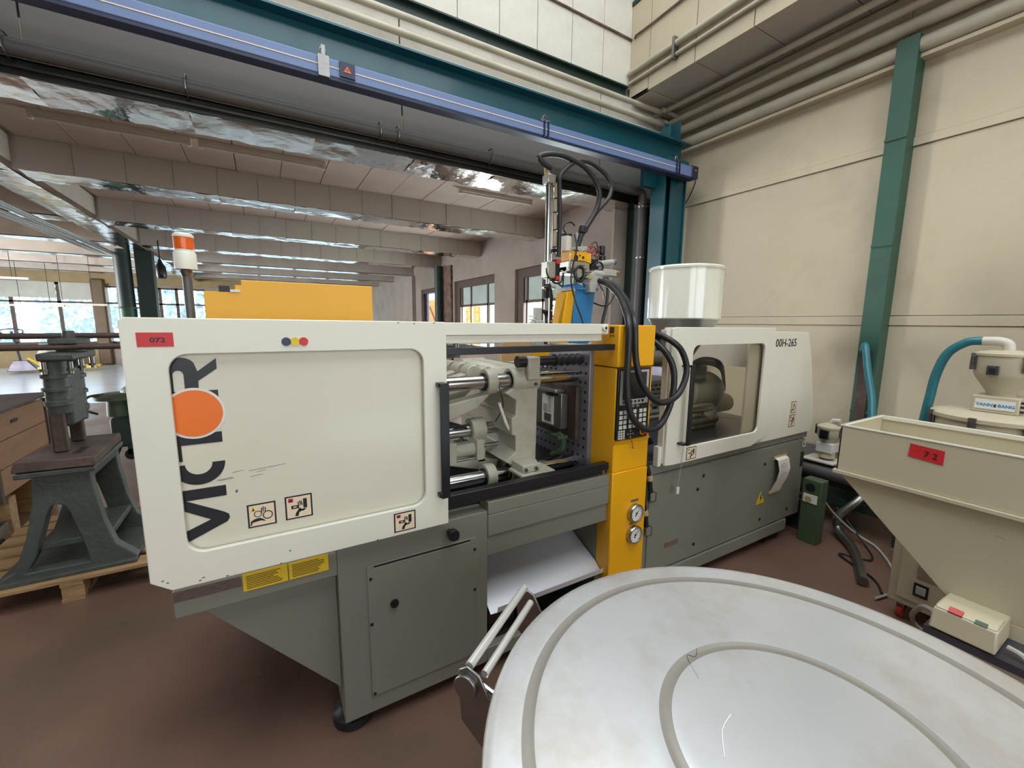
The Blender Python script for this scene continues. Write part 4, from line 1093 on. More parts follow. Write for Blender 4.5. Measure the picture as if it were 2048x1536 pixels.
# vertical stroke unit
M().cyl((1.497, 2.15, 1.92), (1.497, 2.15, 2.46), 0.017, CHROME, n=20).build('main_cylinder', rb_)
M().cyl((1.525, 2.165, 1.90), (1.525, 2.165, 2.49), 0.009, ALU, n=12).cyl((1.537, 2.16, 1.90), (1.537, 2.16, 2.47), 0.005, CHROME, n=10).build('guide_rod', rb_)
M().box(1.544, 1.556, 2.14, 2.16, 2.02, 2.47, PEACH).build('wire_duct', rb_, 0.002)
for z in (2.1, 2.2, 2.3, 2.38):
    M().box(1.541, 1.575, 2.135, 2.165, z, z + 0.006, BLACK).build('cable_tie', rb_)
M().box(1.472, 1.53, 2.12, 2.18, 2.455, 2.505, ALU).cyl((1.49, 2.15, 2.50), (1.475, 2.15, 2.545), 0.02, TAPE, 0.010, 12).build('top_block', rb_, 0.004)
M().box(1.475, 1.535, 2.11, 2.18, 1.915, 2.015, ALU).box(1.538, 1.575, 2.12, 2.18, 1.90, 2.03, BLACK).build('slide_block', rb_, 0.005)
M().box(1.538, 1.565, 2.105, 2.12, 2.0, 2.025, SRED).box(1.538, 1.565, 2.105, 2.12, 1.905, 1.93, SRED).build('red_fitting', rb_, 0.002)
M().cyl((1.555, 2.14, 2.07), (1.555, 2.14, 2.09), 0.028, BLACK, n=16).build('stop_collar', rb_)
M().cyl((1.51, 2.15, 1.86), (1.51, 2.15, 1.92), 0.012, CHROME, n=12).box(1.485, 1.545, 2.12, 2.18, 1.855, 1.87, ALU).cyl((1.515, 2.15, 1.80), (1.515, 2.15, 1.855), 0.03, BLACK, 0.02, 14).box(1.50, 1.535, 2.13, 2.17, 1.64, 1.80, BLACK).cyl((1.47, 2.12, 1.865), (1.47, 2.08, 1.865), 0.015, BLACK, n=12).cyl((1.497, 2.12, 1.60), (1.497, 2.12, 1.8), 0.006, CHROME, n=8).build('gripper_head', rb_, 0.002)
for k in range(4):
    M().ball((1.52 + (k % 2) * .012, 2.125, 1.66 + k * 0.032), 0.007, ALU, 8).build('gripper_screw', rb_)
M().tube([(1.475, 2.12, 1.97), (1.468, 2.10, 1.93), (1.49, 2.08, 1.895), (1.53, 2.09, 1.885), (1.57, 2.10, 1.90), (1.585, 2.10, 1.95)], 0.006, BLACK, 8, 4).tube([(1.54, 2.1, 1.89), (1.58, 2.1, 1.87), (1.60, 2.12, 1.90), (1.60, 2.12, 1.95)], 0.005, BLACK, 8, 4).build('air_line', rb_)
M().tube([(1.575, 2.11, 1.965), (1.59, 2.09, 1.955), (1.61, 2.08, 1.99), (1.615, 2.08, 2.05), (1.63, 2.09, 2.065)], 0.004, FIXT, 8, 4).build('air_line', rb_)
# head assembly
M().cyl((1.637, 2.15, 2.085), (1.637, 2.15, 2.175), 0.035, FIXT, n=24).cyl((1.637, 2.15, 2.175), (1.637, 2.15, 2.188), 0.036, BLACK, n=24).build('air_filter', rb_, 0.003)
M().box(1.64, 1.755, 2.09, 2.2, 2.03, 2.085, YELLOW).box(1.755, 1.80, 2.10, 2.19, 2.02, 2.08, YELLOW).cyl((1.67, 2.091, 2.045), (1.67, 2.087, 2.045), 0.017, BLACK, n=16).cyl((1.725, 2.091, 2.05), (1.725, 2.087, 2.05), 0.009, BLACK, n=12).cyl((1.70, 2.091, 2.06), (1.70, 2.087, 2.06), 0.006, INK, n=10).build('valve_box', rb_, 0.006)
M().hexa([(1.645, 2.08, 2.087), (1.75, 2.08, 2.10), (1.75, 2.2, 2.10), (1.645, 2.2, 2.087), (1.652, 2.08, 2.107), (1.745, 2.08, 2.118), (1.745, 2.2, 2.118), (1.652, 2.2, 2.107)], GREYC).build('valve_lid', rb_, 0.003)
M().box(1.735, 1.775, 2.16, 2.18, 2.09, 2.215, GREYC).build('hose_plate', rb_, 0.002)
M().box(1.64, 1.79, 2.10, 2.24, 1.965, 2.03, ALU).box(1.64, 2.0, 2.14, 2.24, 1.955, 2.0, ALU).box(1.90, 2.01, 2.09, 2.14, 1.955, 1.995, GREYC).build('head_block', rb_, 0.004)
for k in range(7):
    M().cyl((1.71 + 0.016 * (k % 4), 2.099, 1.985 + 0.018 * (k // 4)), (1.71 + 0.016 * (k % 4), 2.096, 1.985 + 0.018 * (k // 4)), 0.004, RUST, n=8).build('panel_screw', rb_)
m = M()
rg = [(1.677 + 0.036 * math.cos(2 * math.pi * i / 24), 2.06, 1.945 + 0.044 * math.sin(2 * math.pi * i / 24)) for i in range(25)]
m.tube(rg, 0.009, BLACK, 8, 1).cyl((1.677, 2.06, 1.945), (1.677, 2.12, 1.945), 0.02, ALU, n=14).cyl((1.70, 2.10, 1.93), (1.80, 2.08, 1.95), 0.02, BLACK, n=12)
m.build('hand_wheel', rb_)
M().cyl((1.86, 2.12, 2.025), (2.01, 2.12, 2.05), 0.018, GREYC, n=16).cyl((2.0, 2.12, 2.048), (2.02, 2.12, 2.052), 0.02, STEEL, n=16).cyl((1.84, 2.12, 2.02), (1.88, 2.12, 2.028), 0.024, GREYC, n=14).build('swing_cylinder', rb_)
M().rev((1.925, 2.15, 2.05), (1.925, 2.15, 2.145), [(0, 0.03), (0.3, 0.03), (0.45, 0.018), (0.5, 0.024), (1, 0.022)], BLACK, 16).build('regulator_knob', rb_)
M().box(2.015, 2.075, 2.12, 2.14, 1.955, 2.01, BRNP).box(2.03, 2.06, 2.118, 2.12, 1.985, 1.995, TAPE).build('rating_tag', rb_)
for k, (x, z) in enumerate(((1.80, 2.11), (1.825, 2.105), (1.85, 2.09), (1.81, 2.14))):
    M().tube([(x, 2.12, z), (x + .02, 2.1, z + .015), (x + .045, 2.11, z - .01), (x + .05, 2.12, z - .05)], 0.0025, SRED if k == 1 else BLACK, 7, 4).cyl((x - .01, 2.12, z - .015), (x + .01, 2.12, z), 0.007, SRED, n=8).build('air_fitting', rb_)
M().tube([(1.80, 2.1, 2.0), (1.84, 2.07, 2.03), (1.88, 2.08, 2.0), (1.85, 2.09, 1.97)], 0.006, BLACK, 8, 5).box(1.80, 1.86, 2.1, 2.16, 1.99, 2.05, BLACK).build('valve_cluster', rb_)
M().hexa([(1.73, 2.05, 1.93), (1.80, 2.05, 1.975), (1.86, 2.05, 1.93), (1.80, 2.05, 1.86), (1.73, 2.14, 1.93), (1.80, 2.14, 1.975), (1.86, 2.14, 1.93), (1.80, 2.14, 1.86)], GREYC).cyl((1.755, 2.045, 1.935), (1.755, 2.052, 1.935), 0.018, TAPE, n=14).cyl((1.80, 2.07, 1.955), (1.87, 2.07, 1.955), 0.024, GREYC, n=14).box(1.75, 1.80, 2.045, 2.1, 1.84, 1.90, GREYC).build('connector_block', rb_, 0.006)
M().tube([(1.64, 2.15, 2.19), (1.615, 2.15, 2.215), (1.63, 2.15, 2.25), (1.67, 2.15, 2.262), (1.70, 2.15, 2.245)], 0.005, BLACK, 8, 5).build('air_line', rb_)
M().tube([(1.655, 2.09, 2.18), (1.65, 2.06, 2.1), (1.62, 2.05, 2.0), (1.605, 2.05, 1.906), (1.64, 2.05, 1.789), (1.663, 2.0, 1.66), (1.67, 2.0, 1.6)], 0.005, BLACK, 8, 5).build('air_line', rb_)
H = 2.11
M().tube([(1.485, H, 2.53), (1.436, H, 2.545), (1.404, H, 2.575), (1.468, H, 2.602), (1.56, H, 2.612), (1.648, H, 2.60), (1.75, H, 2.57), (1.83, H, 2.50), (1.855, H, 2.43), (1.83, H, 2.34), (1.77, H, 2.25), (1.725, H, 2.19), (1.70, H, 2.12), (1.68, H, 2.09)], 0.016, RUBBER, 10, 6).build('wrapped_hose', rb_)
M().tube([(1.552, H, 2.04), (1.555, H, 2.25), (1.548, H, 2.42), (1.553, H, 2.50), (1.62, H, 2.57), (1.72, 2.14, 2.62), (1.83, 2.16, 2.63), (1.94, 2.16, 2.59), (1.985, 2.15, 2.52), (1.95, 2.13, 2.44), (1.85, H, 2.35), (1.79, H, 2.28), (1.75, H, 2.21)], 0.014, RUBBER, 10, 6).build('wrapped_hose', rb_)
M().cyl((1.725, H, 2.20), (1.735, H, 2.235), 0.024, BLACK, n=14).build('hose_gland', rb_)
M().tube([(2.133, 2.3, 1.90), (2.133, 2.3, 1.851), (2.123, 2.3, 1.763), (2.096, 2.3, 1.657), (2.09, 2.3, 1.5)], 0.012, RUBBER, 8, 4).tube([(2.0, 2.2, 1.96), (2.08, 2.25, 1.95), (2.13, 2.3, 1.90)], 0.012, RUBBER, 8, 4).build('drop_hose', rb_)
M().tube([(1.88, 2.13, 1.92), (2.0, 2.2, 1.865), (2.1, 2.3, 1.82)], 0.004, BLACK, 6, 4).tube([(1.82, 2.2, 1.82), (1.906, 2.2, 1.79), (2.0, 2.2, 1.768), (2.06, 2.2, 1.785), (2.109, 2.2, 1.85)], 0.005, BLACK, 6, 4).build('signal_wire', rb_)
o = M().tube([(1.815, 2.1, 1.928), (1.832, 1.98, 1.889), (1.756, 1.8, 1.806), (1.648, 1.64, 1.721), (1.567, 1.53, 1.649), (1.555, 1.512, 1.521), (1.555, 1.51, 1.346), (1.584, 1.5, 1.191), (1.68, 1.49, 1.109), (1.793, 1.49, 1.117), (1.872, 1.49, 1.246), (1.885, 1.5, 1.407), (1.856, 1.55, 1.514), (1.862, 1.68, 1.573), (1.88, 1.85, 1.56), (1.88, 1.95, 1.47)], 0.017, RUBBER, 12, 8).build('robot_cable')
tag(o, 'thick black robot cable whose loop hangs lowest over the control panel', 'cable', 'black cables looped over the yellow console')
o = M().tube([(1.853, 2.12, 1.941), (1.905, 2.0, 1.888), (1.833, 1.82, 1.787), (1.706, 1.65, 1.71), (1.609, 1.53, 1.649), (1.609, 1.51, 1.47), (1.655, 1.49, 1.329), (1.758, 1.47, 1.246), (1.892, 1.47, 1.275), (1.96, 1.475, 1.392), (1.935, 1.49, 1.5), (1.879, 1.52, 1.561), (1.875, 1.64, 1.60), (1.90, 1.8, 1.60), (1.92, 1.98, 1.48)], 0.0165, RUBBER, 12, 8).build('robot_cable')
tag(o, 'thick black robot cable whose loop swings widest, over the guard door edge', 'cable', 'black cables looped over the yellow console')
t = thing('plug_connector', 'small grey plug connector behind the clamp rail left of the gripper', 'connector', (1.44, 2.15, 1.5))
M().box(1.415, 1.455, 2.13, 2.17, 1.655, 1.74, GREYC).box(1.405, 1.465, 2.12, 2.18, 1.5, 1.665, GREYC).build('housing', t, 0.004)
M().tube([(1.455, 2.15, 1.72), (1.48, 2.15, 1.72), (1.505, 2.15, 1.69), (1.51, 2.15, 1.60), (1.50, 2.15, 1.52)], 0.012, RUBBER, 8, 4).build('lead', t)
for z in (1.65, 1.668, 1.686):
    M().tube([(1.41, 2.14, z), (1.385, 2.14, z + .004), (1.385, 2.16, z + .004), (1.41, 2.16, z)], 0.004, WHITE, 6, 2).build('clip', t)

# ================================================================ STAINLESS DRUM IN THE FOREGROUND
LC = (0.738, 0.267)
dm = thing('mixing_drum', 'large round stainless steel drum with a ringed lid and tube handle, in the right foreground', 'drum', (LC[0], LC[1], 0))
prof = [(0.0, 0.9545), (0.2, 0.9545), (0.216, 0.9544), (0.219, 0.9541), (0.223, 0.9532), (0.231, 0.9532), (0.235, 0.9541), (0.238, 0.9544), (0.30, 0.9543), (0.452, 0.9535), (0.458, 0.9533), (0.461, 0.9527), (0.465, 0.9520), (0.473, 0.9520), (0.477, 0.9527), (0.480, 0.9531), (0.486, 0.9531), (0.525, 0.9525), (0.536, 0.951), (0.542, 0.947), (0.545, 0.940), (0.5445, 0.937), (0.543, 0.905), (0.538, 0.902)]
m = M()
n = 128
vs, fs = [], []
dents = [(random.uniform(-.45, .45), random.uniform(-.45, .45), random.uniform(.08, .18), random.uniform(-.0012, .0012)) for _ in range(12)]
fine = []
for (r0, z0), (r1, z1) in zip(prof, prof[1:]):
    k = max(1, int((r1 - r0) / 0.02))
    fine += [(r0 + (r1 - r0) * i / k, z0 + (z1 - z0) * i / k) for i in range(k)]
fine.append(prof[-1])
for r, z in fine:
    for i in range(n):
        a = 2 * math.pi * i / n
        x, y = r * math.cos(a), r * math.sin(a)
        dz = sum(h * math.exp(-((x - px) ** 2 + (y - py) ** 2) / s ** 2) for px, py, s, h in dents) if r < 0.5 else 0
        vs.append((LC[0] + x, LC[1] + y, z + dz))
for k in range(1, len(fine) - 1):
    for i in range(n):
        j = (i + 1) % n
        fs.append((k * n + i, k * n + j, (k + 1) * n + j, (k + 1) * n + i))
fs.append(tuple(n + i for i in range(n)))
m._take(vs, fs, LIDM)
GROOVE = mat('lid_groove_grime', '928d84', 0.42, 0.5, var=0.1, scale=4)
gi = m._mi(GROOVE)
for f in m.bm.faces:
    c_ = f.calc_center_median()
    r_ = math.hypot(c_.x - LC[0], c_.y - LC[1])
    if 0.2165 < r_ < 0.2375 or 0.4585 < r_ < 0.4795:
        f.material_index = gi
ld = m.build('lid', dm)
M().tube([(0.52, 0.235, 0.9568), (0.60, 0.20, 0.9568), (0.625, 0.235, 0.9563), (0.69, 0.255, 0.957)], 0.0014, WHITE, 6, 5).tube([(0.60, 0.33, 0.957), (0.64, 0.36, 0.957), (0.68, 0.37, 0.957)], 0.0009, WHITE, 6, 5).tube([(0.70, 0.45, 0.9542), (0.73, 0.50, 0.954), (0.745, 0.49, 0.954), (0.77, 0.505, 0.954)], 0.0006, DKSTEEL, 6, 5).build('scratch_line', ld)
M().rev((LC[0], LC[1], 0.12), (LC[0], LC[1], 0.93), [(0, 0.30), (0.04, 0.34), (0.35, 0.50), (0.38, 0.51), (0.94, 0.51), (0.95, 0.525), (0.99, 0.525)], STEEL, 72).build('shell', dm)
for k in range(4):
    a = math.radians(45 + 90 * k)
    M().cyl((LC[0] + 0.36 * math.cos(a), LC[1] + 0.36 * math.sin(a), 0.0), (LC[0] + 0.36 * math.cos(a), LC[1] + 0.36 * math.sin(a), 0.45), 0.025, STEEL, n=14).build('leg', dm)
P1, P2 = Vector((0.318, 0.703, 0.955)), Vector((0.553, 0.866, 0.955))
tdir = (P2 - P1).normalized()
rdir = Vector((tdir.y, -tdir.x, 0))       # towards the lid
BRIGHT = mat('satin_handle_steel', 'dcdbd8', 0.32, 0.7, var=0.05)
hd = M().cyl(P1, P2, 0.0095, BRIGHT, n=18).build('handle_bar', dm)
Q1, Q2 = P1 + rdir * 0.03 + tdir * .01 + Vector((0, 0, -0.015)), P2 + rdir * 0.03 - tdir * 0.03 + Vector((0, 0, -0.015))
M().cyl(Q1, Q2, 0.0085, BRIGHT, n=18).build('handle_bar', dm)


def bracket(c, w, h, cham):
    m = M()
    up = Vector((0, 0, 1))
    prof_ = [(-0.022, 0.0), (-0.018, 0.02), (0.0, 0.032), (0.03, 0.02), (0.05, -0.02), (0.085, -0.035), (0.10, -0.04), (0.10, -h), (0.035, -h), (-0.014, -h + cham)]
    a = [c + rdir * u + up * v - tdir * w / 2 for u, v in prof_]
    b = [c + rdir * u + up * v + tdir * w / 2 for u, v in prof_]
    k = len(prof_)
    m._take([*a, *b], [tuple(range(k)), tuple(reversed(range(k, 2 * k)))] + [(i, (i + 1) % k, (i + 1) % k + k, i + k) for i in range(k)], STEEL)
    return m


m = bracket(P1 - tdir * 0.008 + Vector((0, 0, -0.025)), 0.006, 0.14, 0.045)
m.cyl(P1 - tdir * 0.02 + Vector((0, 0, -0.035)), P1 - tdir * 0.010 + Vector((0, 0, -0.035)), 0.026, STEEL, n=26)
m.cyl(P1 + rdir * 0.07 - tdir * 0.015 + Vector((0, 0, -0.12)), P1 + rdir * 0.07 - tdir * 0.008 + Vector((0, 0, -0.12)), 0.006, ALU, n=10)
m.build('bracket', dm, 0.002)
m = bracket(P2 - tdir * 0.004 + Vector((0, 0, -0.03)), 0.006, 0.14, 0.045)
m.build('bracket', dm, 0.002)
M().tube([P1 + rdir * .03 + Vector((0, 0, -.03)), P1 + rdir * .075 + Vector((0, 0, -.045)), P1 + rdir * .11 + Vector((0, 0, -.05))], 0.006, CHROME, 8, 3).build('pivot_rod', dm)
md = (P1 + P2) / 2 + tdir * 0.035
M().box(md.x + .065, md.x + .105, md.y - .04, md.y - .01, 0.88, 0.915, ALU).box(md.x + .07, md.x + .10, md.y - .045, md.y - .005, 0.85, 0.87, DKSTEEL).build('lid_catch', dm, 0.003)

# ================================================================ RIGHT SIDE: FEEDER, DRYER, LOADERS
fd = thing('feeder_hopper', 'large beige sheet metal feeder hopper with an open square top and red label', 'hopper', (2.5, 0.1, 0))
a0, a1, b0, b1 = 2.28, 2.715, -0.55, 0.868
m = M()
m.box(a0, a0 + 0.008, b0, b1, 0.985, 1.2, BEIGE).box(a1 - 0.008, a1, b0, b1, 0.985, 1.2, BEIGE).box(a0, a1, b1 - 0.008, b1, 0.985, 1.2, BEIGE).box(a0, a1, b0, b0 + 0.008, 0.985, 1.2, BEIGE)
m.box(a0 - 0.003, a0 + 0.012, b0, b1 + .003, 1.192, 1.2, CREAM).box(a1 - 0.015, a1 + 0.003, b0, b1, 1.18, 1.2, CREAM).box(a0, a1, b1 - 0.012, b1 + 0.003, 1.192, 1.2, CREAM)
m.build('open_bin', fd, 0.002)
M().box(a0 + .008, a1 - .008, b0 + .01, b1 - .008, 0.99, 1.0, BEIGE).build('bin_floor', fd)
M().box(a0 - 0.012, a1 + 0.01, b0, b1 + 0.01, 0.968, 0.985, BEIGE).build('flange', fd, 0.002)
cone = M()
T_ = [(a0 + .02, b1 - .005), (a1 - .02, b1 - .005), (a1 - .02, b0), (a0 + .02, b0)]
B_ = [(a0 + .05, 0.455), (a1 - .05, 0.455), (a1 - .05, -0.15), (a0 + .05, -0.15)]
cone._take([(x, y, 0.968) for x, y in T_] + [(x, y, 0.56) for x, y in B_], [(0, 1, 5, 4), (1, 2, 6, 5), (2, 3, 7, 6), (3, 0, 4, 7), (4, 5, 6, 7)], BEIGE)
cone.build('funnel', fd, 0.002)
M().box(a0 + .05, a1 - .05, -0.15, 0.455, 0.12, 0.56, BEIGE).build('lower_body', fd, 0.003)
M().cyl((a0 + 0.038, 0.345, 0.865), (a0 + 0.030, 0.345, 0.863), 0.022, PIPEC, n=24).build('sight_glass', fd)
for x, y in ((2.36, 0.4), (2.64, 0.4), (2.36, -0.1), (2.64, -0.1)):
    M().cyl((x, y - .015, 0.05), (x, y + .015, 0.05), 0.05, RUBBER, n=20).box(x - .02, x + .02, y - .02, y + .02, 0.05, 0.12, STEEL).build('castor', fd)
M().hexa([(2.277, 0.517, 1.108), (2.2795, 0.517, 1.165), (2.2795, 0.622, 1.172), (2.277, 0.624, 1.118), (2.2785, 0.517, 1.108), (2.2799, 0.517, 1.165), (2.2799, 0.622, 1.172), (2.2785, 0.624, 1.118)], REDL).build('red_label', fd)
M().text('7 2', LOGO, 0.034, (2.2765, 0.578, 1.128), (0, -1, -0.08), (0.0, -0.05, 1), depth=0.0003).build('label_number', fd)
sb = M().hexa([(2.145, 0.458, 0.505), (2.145, 0.282, 0.505), (2.33, 0.282, 0.505), (2.33, 0.458, 0.505), (2.155, 0.452, 0.588), (2.155, 0.286, 0.588), (2.33, 0.286, 0.588), (2.33, 0.452, 0.588)], BEIGE).hexa([(2.155, 0.452, 0.588), (2.155, 0.286, 0.588), (2.28, 0.286, 0.588), (2.28, 0.452, 0.588), (2.185, 0.445, 0.603), (2.185, 0.292, 0.603), (2.24, 0.292, 0.603), (2.24, 0.445, 0.603)], BEIGE).build('switch_box', fd, 0.006)
M().hexa([(2.157, 0.415, 0.586), (2.157, 0.375, 0.586), (2.178, 0.375, 0.596), (2.178, 0.415, 0.596), (2.152, 0.413, 0.594), (2.152, 0.377, 0.594), (2.172, 0.377, 0.606), (2.172, 0.413, 0.606)], SRED).build('red_rocker', sb)
M().hexa([(2.157, 0.345, 0.586), (2.157, 0.312, 0.586), (2.172, 0.312, 0.593), (2.172, 0.345, 0.593), (2.154, 0.344, 0.590), (2.154, 0.313, 0.590), (2.169, 0.313, 0.598), (2.169, 0.344, 0.598)], SOCKGREEN).build('green_rocker', sb)
M().box(2.15, 2.34, 0.15, 0.47, 0.47, 0.50, DKSTEEL).build('shelf_plate', fd)
M().tube([(2.2, 0.265, 0.53), (2.19, 0.22, 0.52), (2.2, 0.2, 0.45), (2.25, 0.21, 0.3)], 0.010, GREYC, 8, 5).build('power_lead', fd)
M().tube([(2.25, 0.47, 0.52), (2.36, 0.53, 0.46), (2.55, 0.60, 0.30), (2.8, 0.62, 0.12), (2.9, 0.5, 0.05)], 0.010, GREYC, 8, 5).build('power_lead', fd)
# dryer cabinet with drum
dy = thing('dehumidifying_dryer', 'beige dryer cabinet on castors with a round lidded drum, behind the feeder', 'dryer', (3.3, 0.55, 0))
M().box(3.0, 3.65, 0.15, 0.823, 0.105, 0.80, BEIGED).build('cabinet', dy, 0.005)
M().box(2.992, 3.0, 0.17, 0.785, 0.145, 0.77, BEIGED).build('front_panel', dy, 0.003)
M().box(2.986, 2.993, 0.655, 0.715, 0.19, 0.265, BLACK).box(2.984, 2.987, 0.665, 0.705, 0.205, 0.25, GREYC).build('timer_window', dy, 0.002)
m = M()
for k in range(8):
    m.box(2.9905, 2.992, 0.60, 0.71, 0.29 + k * 0.012, 0.294 + k * 0.012, STAIN)
m.build('printed_lines', dy)
for x, y in ((3.06, 0.77), (3.58, 0.77), (3.06, 0.22), (3.58, 0.22)):
    M().cyl((x, y - .012, 0.04), (x, y + .012, 0.04), 0.04, SRED, n=18).box(x - .02, x + .02, y - .018, y + .018, 0.05, 0.105, STEEL).build('castor', dy)
dc = (3.42, 0.60)
M().rev((dc[0], dc[1], 0.80), (dc[0], dc[1], 1.155), [(0, 0.10), (0.1, 0.12), (0.5, 0.25), (1, 0.25)], BEIGED, 48).build('drum', dy)
M().rev((dc[0], dc[1], 1.155), (dc[0], dc[1], 1.195), [(0, 0.262), (0.5, 0.262), (0.7, 0.25), (1, 0.20)], BEIGED, 48).build('drum_lid', dy)
for a in (120, 172, 215):
    x, y = dc[0] + 0.262 * math.cos(math.radians(a)), dc[1] + 0.262 * math.sin(math.radians(a))
    M().box(x - .012, x + .008, y - .015, y + .015, 1.08, 1.18, STEEL).cyl((x - .015, y, 1.10), (x - .015, y, 1.16), 0.008, DKSTEEL, n=8).build('toggle_latch', dy)
ld_ = thing('vacuum_loader', 'beige vacuum loader with a round bowl and blue lettering on top of the dryer drum', 'loader', (3.42, 0.60, 1.195))
M().box(3.34, 3.50, 0.515, 0.69, 1.195, 1.285, BEIGED).build('control_box', ld_, 0.006)
M().box(3.336, 3.34, 0.53, 0.675, 1.215, 1.265, WHITE).text('YANN', ROBBLUE, 0.022, (3.3355, 0.670, 1.230), (0, -1, 0), Z_, bold=0.0005).text('BANG', ROBBLUE, 0.022, (3.3355, 0.590, 1.230), (0, -1, 0), Z_, bold=0.0005).plate([(0.607, 1.243), (0.593, 1.243), (0.597, 1.236), (0.594, 1.228), (0.606, 1.228), (0.603, 1.236)], [], 'yz', 3.335, 3.336, INK).build('name_plate', ld_)
for z in (1.215, 1.24, 1.262):
    M().cyl((3.36, 0.515, z), (3.36, 0.50, z), 0.007, BLACK, n=10).build('plug', ld_)
M().tube([(3.36, 0.50, 1.24), (3.36, 0.46, 1.235), (3.40, 0.40, 1.18)], 0.005, BLACK, 8, 4).build('lead', ld_)
M().rev((dc[0], dc[1], 1.285), (dc[0], dc[1], 1.50), [(0, 0.055), (0.08, 0.058), (0.45, 0.108), (0.55, 0.116), (0.97, 0.118), (1, 0.118)], BEIGED, 40).build('bowl', ld_)
M().rev((dc[0], dc[1], 1.50), (dc[0], dc[1], 1.53), [(0, 0.124), (0.4, 0.124), (0.7, 0.10), (1, 0.05)], BEIGED, 40).build('bowl_lid', ld_)
M().tube([(dc[0], 0.60, 1.52), (dc[0], 0.605, 1.56), (dc[0], 0.64, 1.575), (dc[0], 0.70, 1.575)], 0.024, FIXT, 14, 5).build('inlet_elbow', ld_)
M().box(3.293, 3.303, 0.60, 0.645, 1.40, 1.45, DKSTEEL).box(3.290, 3.294, 0.61, 0.635, 1.41, 1.44, INK).build('sight_window', ld_, 0.002)
for a in (118, 225):
    x, y = dc[0] + 0.124 * math.cos(math.radians(a)), dc[1] + 0.124 * math.sin(math.radians(a))
    M().box(x - .012, x + .008, y - .012, y + .012, 1.42, 1.51, STEEL).cyl((x - .014, y, 1.44), (x - .014, y, 1.49), 0.008, DKSTEEL, n=8).build('toggle_latch', ld_)
o = M().tube([(dc[0], 0.70, 1.575), (dc[0], 0.76, 1.565), (dc[0], 0.83, 1.50), (dc[0], 0.865, 1.38), (dc[0], 0.878, 1.24), (dc[0], 0.89, 1.05), (dc[0], 0.89, 0.8), (3.5, 0.9, 0.3)], 0.023, TEALH, 14, 7).build('vacuum_hose')
tag(o, 'teal vacuum hose arching off the loader bowl down past the drum', 'hose', 'teal vacuum hoses')
o = M().tube([(4.38, 1.58, 1.44), (4.375, 1.572, 1.49), (4.34, 1.55, 1.46), (4.28, 1.50, 1.30), (4.2, 1.42, 1.08), (4.1, 1.35, 0.85), (4.0, 1.2, 0.5)], 0.026, TEALH, 14, 7).build('vacuum_hose')
tag(o, 'teal vacuum hose hooked at the green column, sloping down behind the feeder', 'hose', 'teal vacuum hoses')
# small second loader and dark machinery along the wall
t = thing('pump_bench', 'low dark green steel bench with a grey tube, along the foot of the right wall', 'bench', (4.15, 1.6, 0))
M().box(3.95, 4.5, 1.0, 2.6, 0.50, 0.52, DKSTEEL).build('bench_top', t)
M().cyl((3.98, 1.0, 0.44), (3.98, 2.6, 0.44), 0.06, PVC, n=20).build('side_tube', t)
for y in (1.05, 1.62, 2.5):
    M().box(3.98, 4.06, y, y + 0.06, 0.0, 0.5, DKGREEN).build('leg', t, 0.004)
M().box(4.0, 4.3, 1.0, 2.6, 0.18, 0.24, DKGREEN).box(4.0, 4.05, 1.0, 2.6, 0.33, 0.38, DKSTEEL).build('rail', t)
M().cyl((3.93, 1.62, 0.16), (3.98, 1.62, 0.16), 0.03, ALU, n=14).build('valve_wheel', t)
M().tube([(4.0, 1.3, 0.36), (3.9, 1.32, 0.30), (3.82, 1.40, 0.16), (3.8, 1.38, 0.06), (3.6, 1.2, 0.035), (3.2, 1.0, 0.035)], 0.03, STEEL, 12, 6).build('flex_pipe', t)
t = thing('small_loader', 'small beige vacuum loader on the dark bench by the machine end', 'loader', (4.05, 1.62, 0.52))
lx, ly = 4.05, 1.62
M().rev((lx, ly, 0.55), (lx, ly, 0.80), [(0, 0.06), (0.35, 0.055), (0.45, 0.03), (0.5, 0.05), (0.75, 0.085), (1, 0.085)], BEIGED, 28).build('bowl', t)
M().rev((lx, ly, 0.80), (lx, ly, 0.84), [(0, 0.09), (0.4, 0.09), (1, 0.04)], BEIGED, 28).tube([(lx, ly, 0.83), (lx, ly - .02, 0.865), (lx, ly - .07, 0.87)], 0.02, FIXT, 10, 3).build('lid', t)
M().box(lx - .10, lx - .07, ly - .03, ly + .03, 0.72, 0.79, BLACK).build('sight_window', t)
M().box(lx - .07, lx + .07, ly - .06, ly + .06, 0.60, 0.68, WHITE).build('control_box', t, 0.004)
for y in (ly - .1, ly + .08):
    M().box(lx - .03, lx, y, y + .015, 0.74, 0.82, DKSTEEL).build('latch', t)
M().cyl((lx, ly, 0.522), (lx, ly, 0.56), 0.05, DKSTEEL, n=18).box(lx - .12, lx + .1, ly - .1, ly + .14, 0.52, 0.53, FIXT).build('foot', t)
# green socket pillar
t = thing('socket_pillar', 'low green socket pillar on the floor at the right end of the machine', 'box', (3.56, 1.47, 0))
M().box(3.49, 3.59, 1.40, 1.53, 0.0, 0.50, SOCKGREEN).build('pillar', t, 0.006)
M().cyl((3.485, 1.475, 0.44), (3.492, 1.475, 0.44), 0.032, INK, n=20).build('socket', t)
M().box(3.484, 3.49, 1.42, 1.515, 0.32, 0.385, PAPER).cyl((3.482, 1.48, 0.345), (3.488, 1.48, 0.345), 0.024, TAPE, n=16).build('torn_label', t)
o = M().tube([(3.60, 1.42, 0.33), (3.72, 1.38, 0.2), (3.85, 1.28, 0.06), (3.85, 1.15, 0.012), (3.6, 0.98, 0.012), (3.3, 0.88, 0.012), (3.1, 0.9, 0.012)], 0.008, GREYC, 8, 7).build('floor_cable')
tag(o, 'thin grey cord curving from the green pillar over the floor', 'cable')
